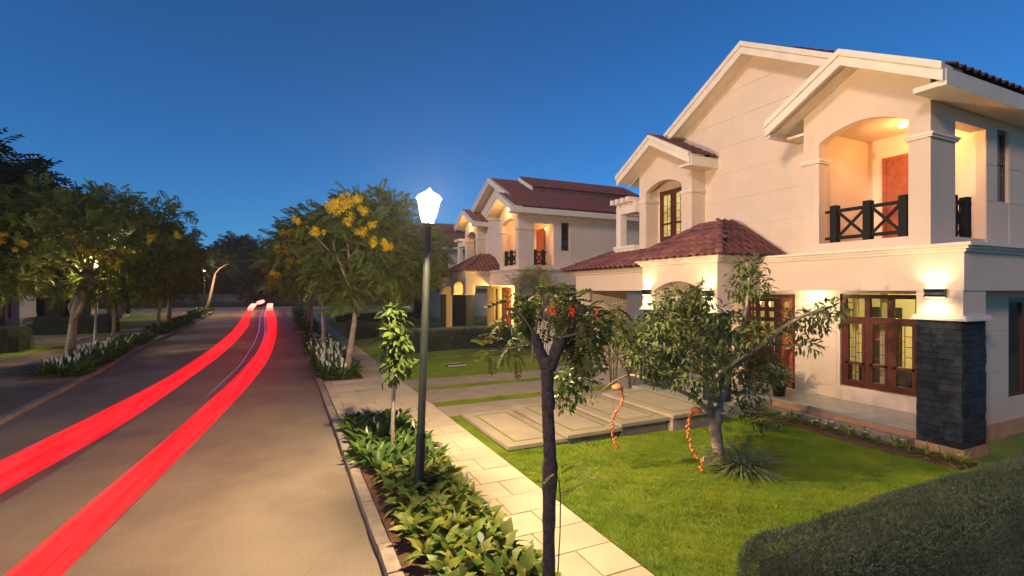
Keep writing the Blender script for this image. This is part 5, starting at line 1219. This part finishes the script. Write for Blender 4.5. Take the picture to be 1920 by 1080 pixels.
# drain grate, fallen leaves
gr = empty('drain_cover', (5.9, 17.9, .045)); tag(gr, 'small rusty drain grate set in the far strip of lawn', 'drain cover')
MB().box(-.35, -.3, 0, .35, -.25, .04).build('grate_frame', M['guard'], gr); MB().box(-.35, .25, 0, .35, .3, .04).build('grate_frame', M['guard'], gr)
for k in range(7): MB().box(-.33 + k * .1, -.249, 0, -.28 + k * .1, .249, .03).build('grate_bar', M['iron'], gr)
T = leafT(.3, 1, .1, .3); n = 260
Pd = np.stack([NR.uniform(-5.5, .85, n), NR.uniform(3, 26, n), np.full(n, ZR + .006)], 1); Dd = NR.normal(size=(n, 3)); Dd[:, 2] *= .08
V, F = place_np(T[0], T[1], Pd, frames(Dd), NR.uniform(.02, .06, n)); tag(link('fallen_leaves', np_mesh('fallen_leaves', V, F, M['dryleaf'])), 'scattered dry leaves and twigs on the road', 'leaves', kind='stuff')
n = 700; Pd = np.stack([.86 + NR.normal(0, .05, n), NR.uniform(3, 40, n), np.full(n, ZR + .006)], 1); Dd = NR.normal(size=(n, 3)); Dd[:, 2] *= .08
V, F = place_np(T[0], T[1], Pd, frames(Dd), NR.uniform(.012, .035, n)); tag(link('gutter_litter', np_mesh('gutter_litter', V, F, M['dryleaf'])), 'thin line of leaf litter along the right kerb', 'leaves', kind='stuff')

# ------------------------------------------------------------ grass blades on the near lawns
TB_ = (np.array([(0, -.06, 0), (.0, .06, 0), (.55, .04, .0), (1., .0, -.12)]), np.array([(0, 1, 2, 3)]))
def blades(x0, x1, y0, y1, dens, ln, name, label, excl=()):
    n = int((x1 - x0) * (y1 - y0) * dens); P = np.stack([NR.uniform(x0, x1, n), NR.uniform(y0, y1, n), np.zeros(n)], 1)
    keep = np.ones(n, bool)
    for (a, b, c, d) in excl: keep &= ~((P[:, 0] > a) & (P[:, 0] < b) & (P[:, 1] > c) & (P[:, 1] < d))
    P = P[keep]; n = len(P); D = NR.normal(size=(n, 3)) * .55; D[:, 2] = 1.0
    q = np.sin(P[:, 0] * 7.3 + 2 * np.sin(P[:, 1] * 3.1)) * np.sin(P[:, 1] * 11.7 + 2.3 * np.sin(P[:, 0] * 2.7)) + .6 * np.sin(P[:, 0] * 17 + P[:, 1] * 23)
    V, F = place_np(TB_[0], TB_[1], P, frames(D, NR.uniform(0, 6.28, n)), NR.uniform(.6, 1.3, n) * ln * (1 + .2 * q))
    tag(link(name, np_mesh(name, V, F, M['grass'])), label, 'grass', kind='stuff')
pl = [(a - .02, b, c, d + .0) for a, b, c, d, _, _ in plats]
blades(3.40, 9.8, 2.2, 8.0, 6500, .040, 'grass', 'short mown grass of the near lawn', pl)
blades(3.40, 4.0, 7.8, 10.75, 6000, .036, 'grass', 'grass strip between pavement and lowest stone slab', pl)
blades(3.42, 9.0, 11.79, 12.27, 5000, .045, 'grass', 'first grass strip between the driveway bands')
blades(3.42, 9.0, 13.92, 14.34, 4000, .045, 'grass', 'second grass strip between the driveway bands')
blades(3.42, 9.0, 15.75, 21.6, 900, .06, 'grass', 'lawn in front of the grey-green hedge', [(5.5, 6.3, 17.5, 18.3)])

# ------------------------------------------------------------ thin haze volume added to make the lamps glow
hz_ = MB().box(-620, -320, -2.2, 620, 920, 16).build('haze', None); tag(hz_, kind='stuff')
hm = bpy.data.materials.new('haze'); hm.use_nodes = True; hn = hm.node_tree; hn.nodes.clear()
pv = hn.nodes.new('ShaderNodeVolumePrincipled'); pv.inputs['Color'].default_value = (.95, .96, 1, 1); pv.inputs['Density'].default_value = .00045; pv.inputs['Anisotropy'].default_value = .2
ho = hn.nodes.new('ShaderNodeOutputMaterial'); hn.links.new(pv.outputs[0], ho.inputs['Volume']); hz_.data.materials.clear(); hz_.data.materials.append(hm)
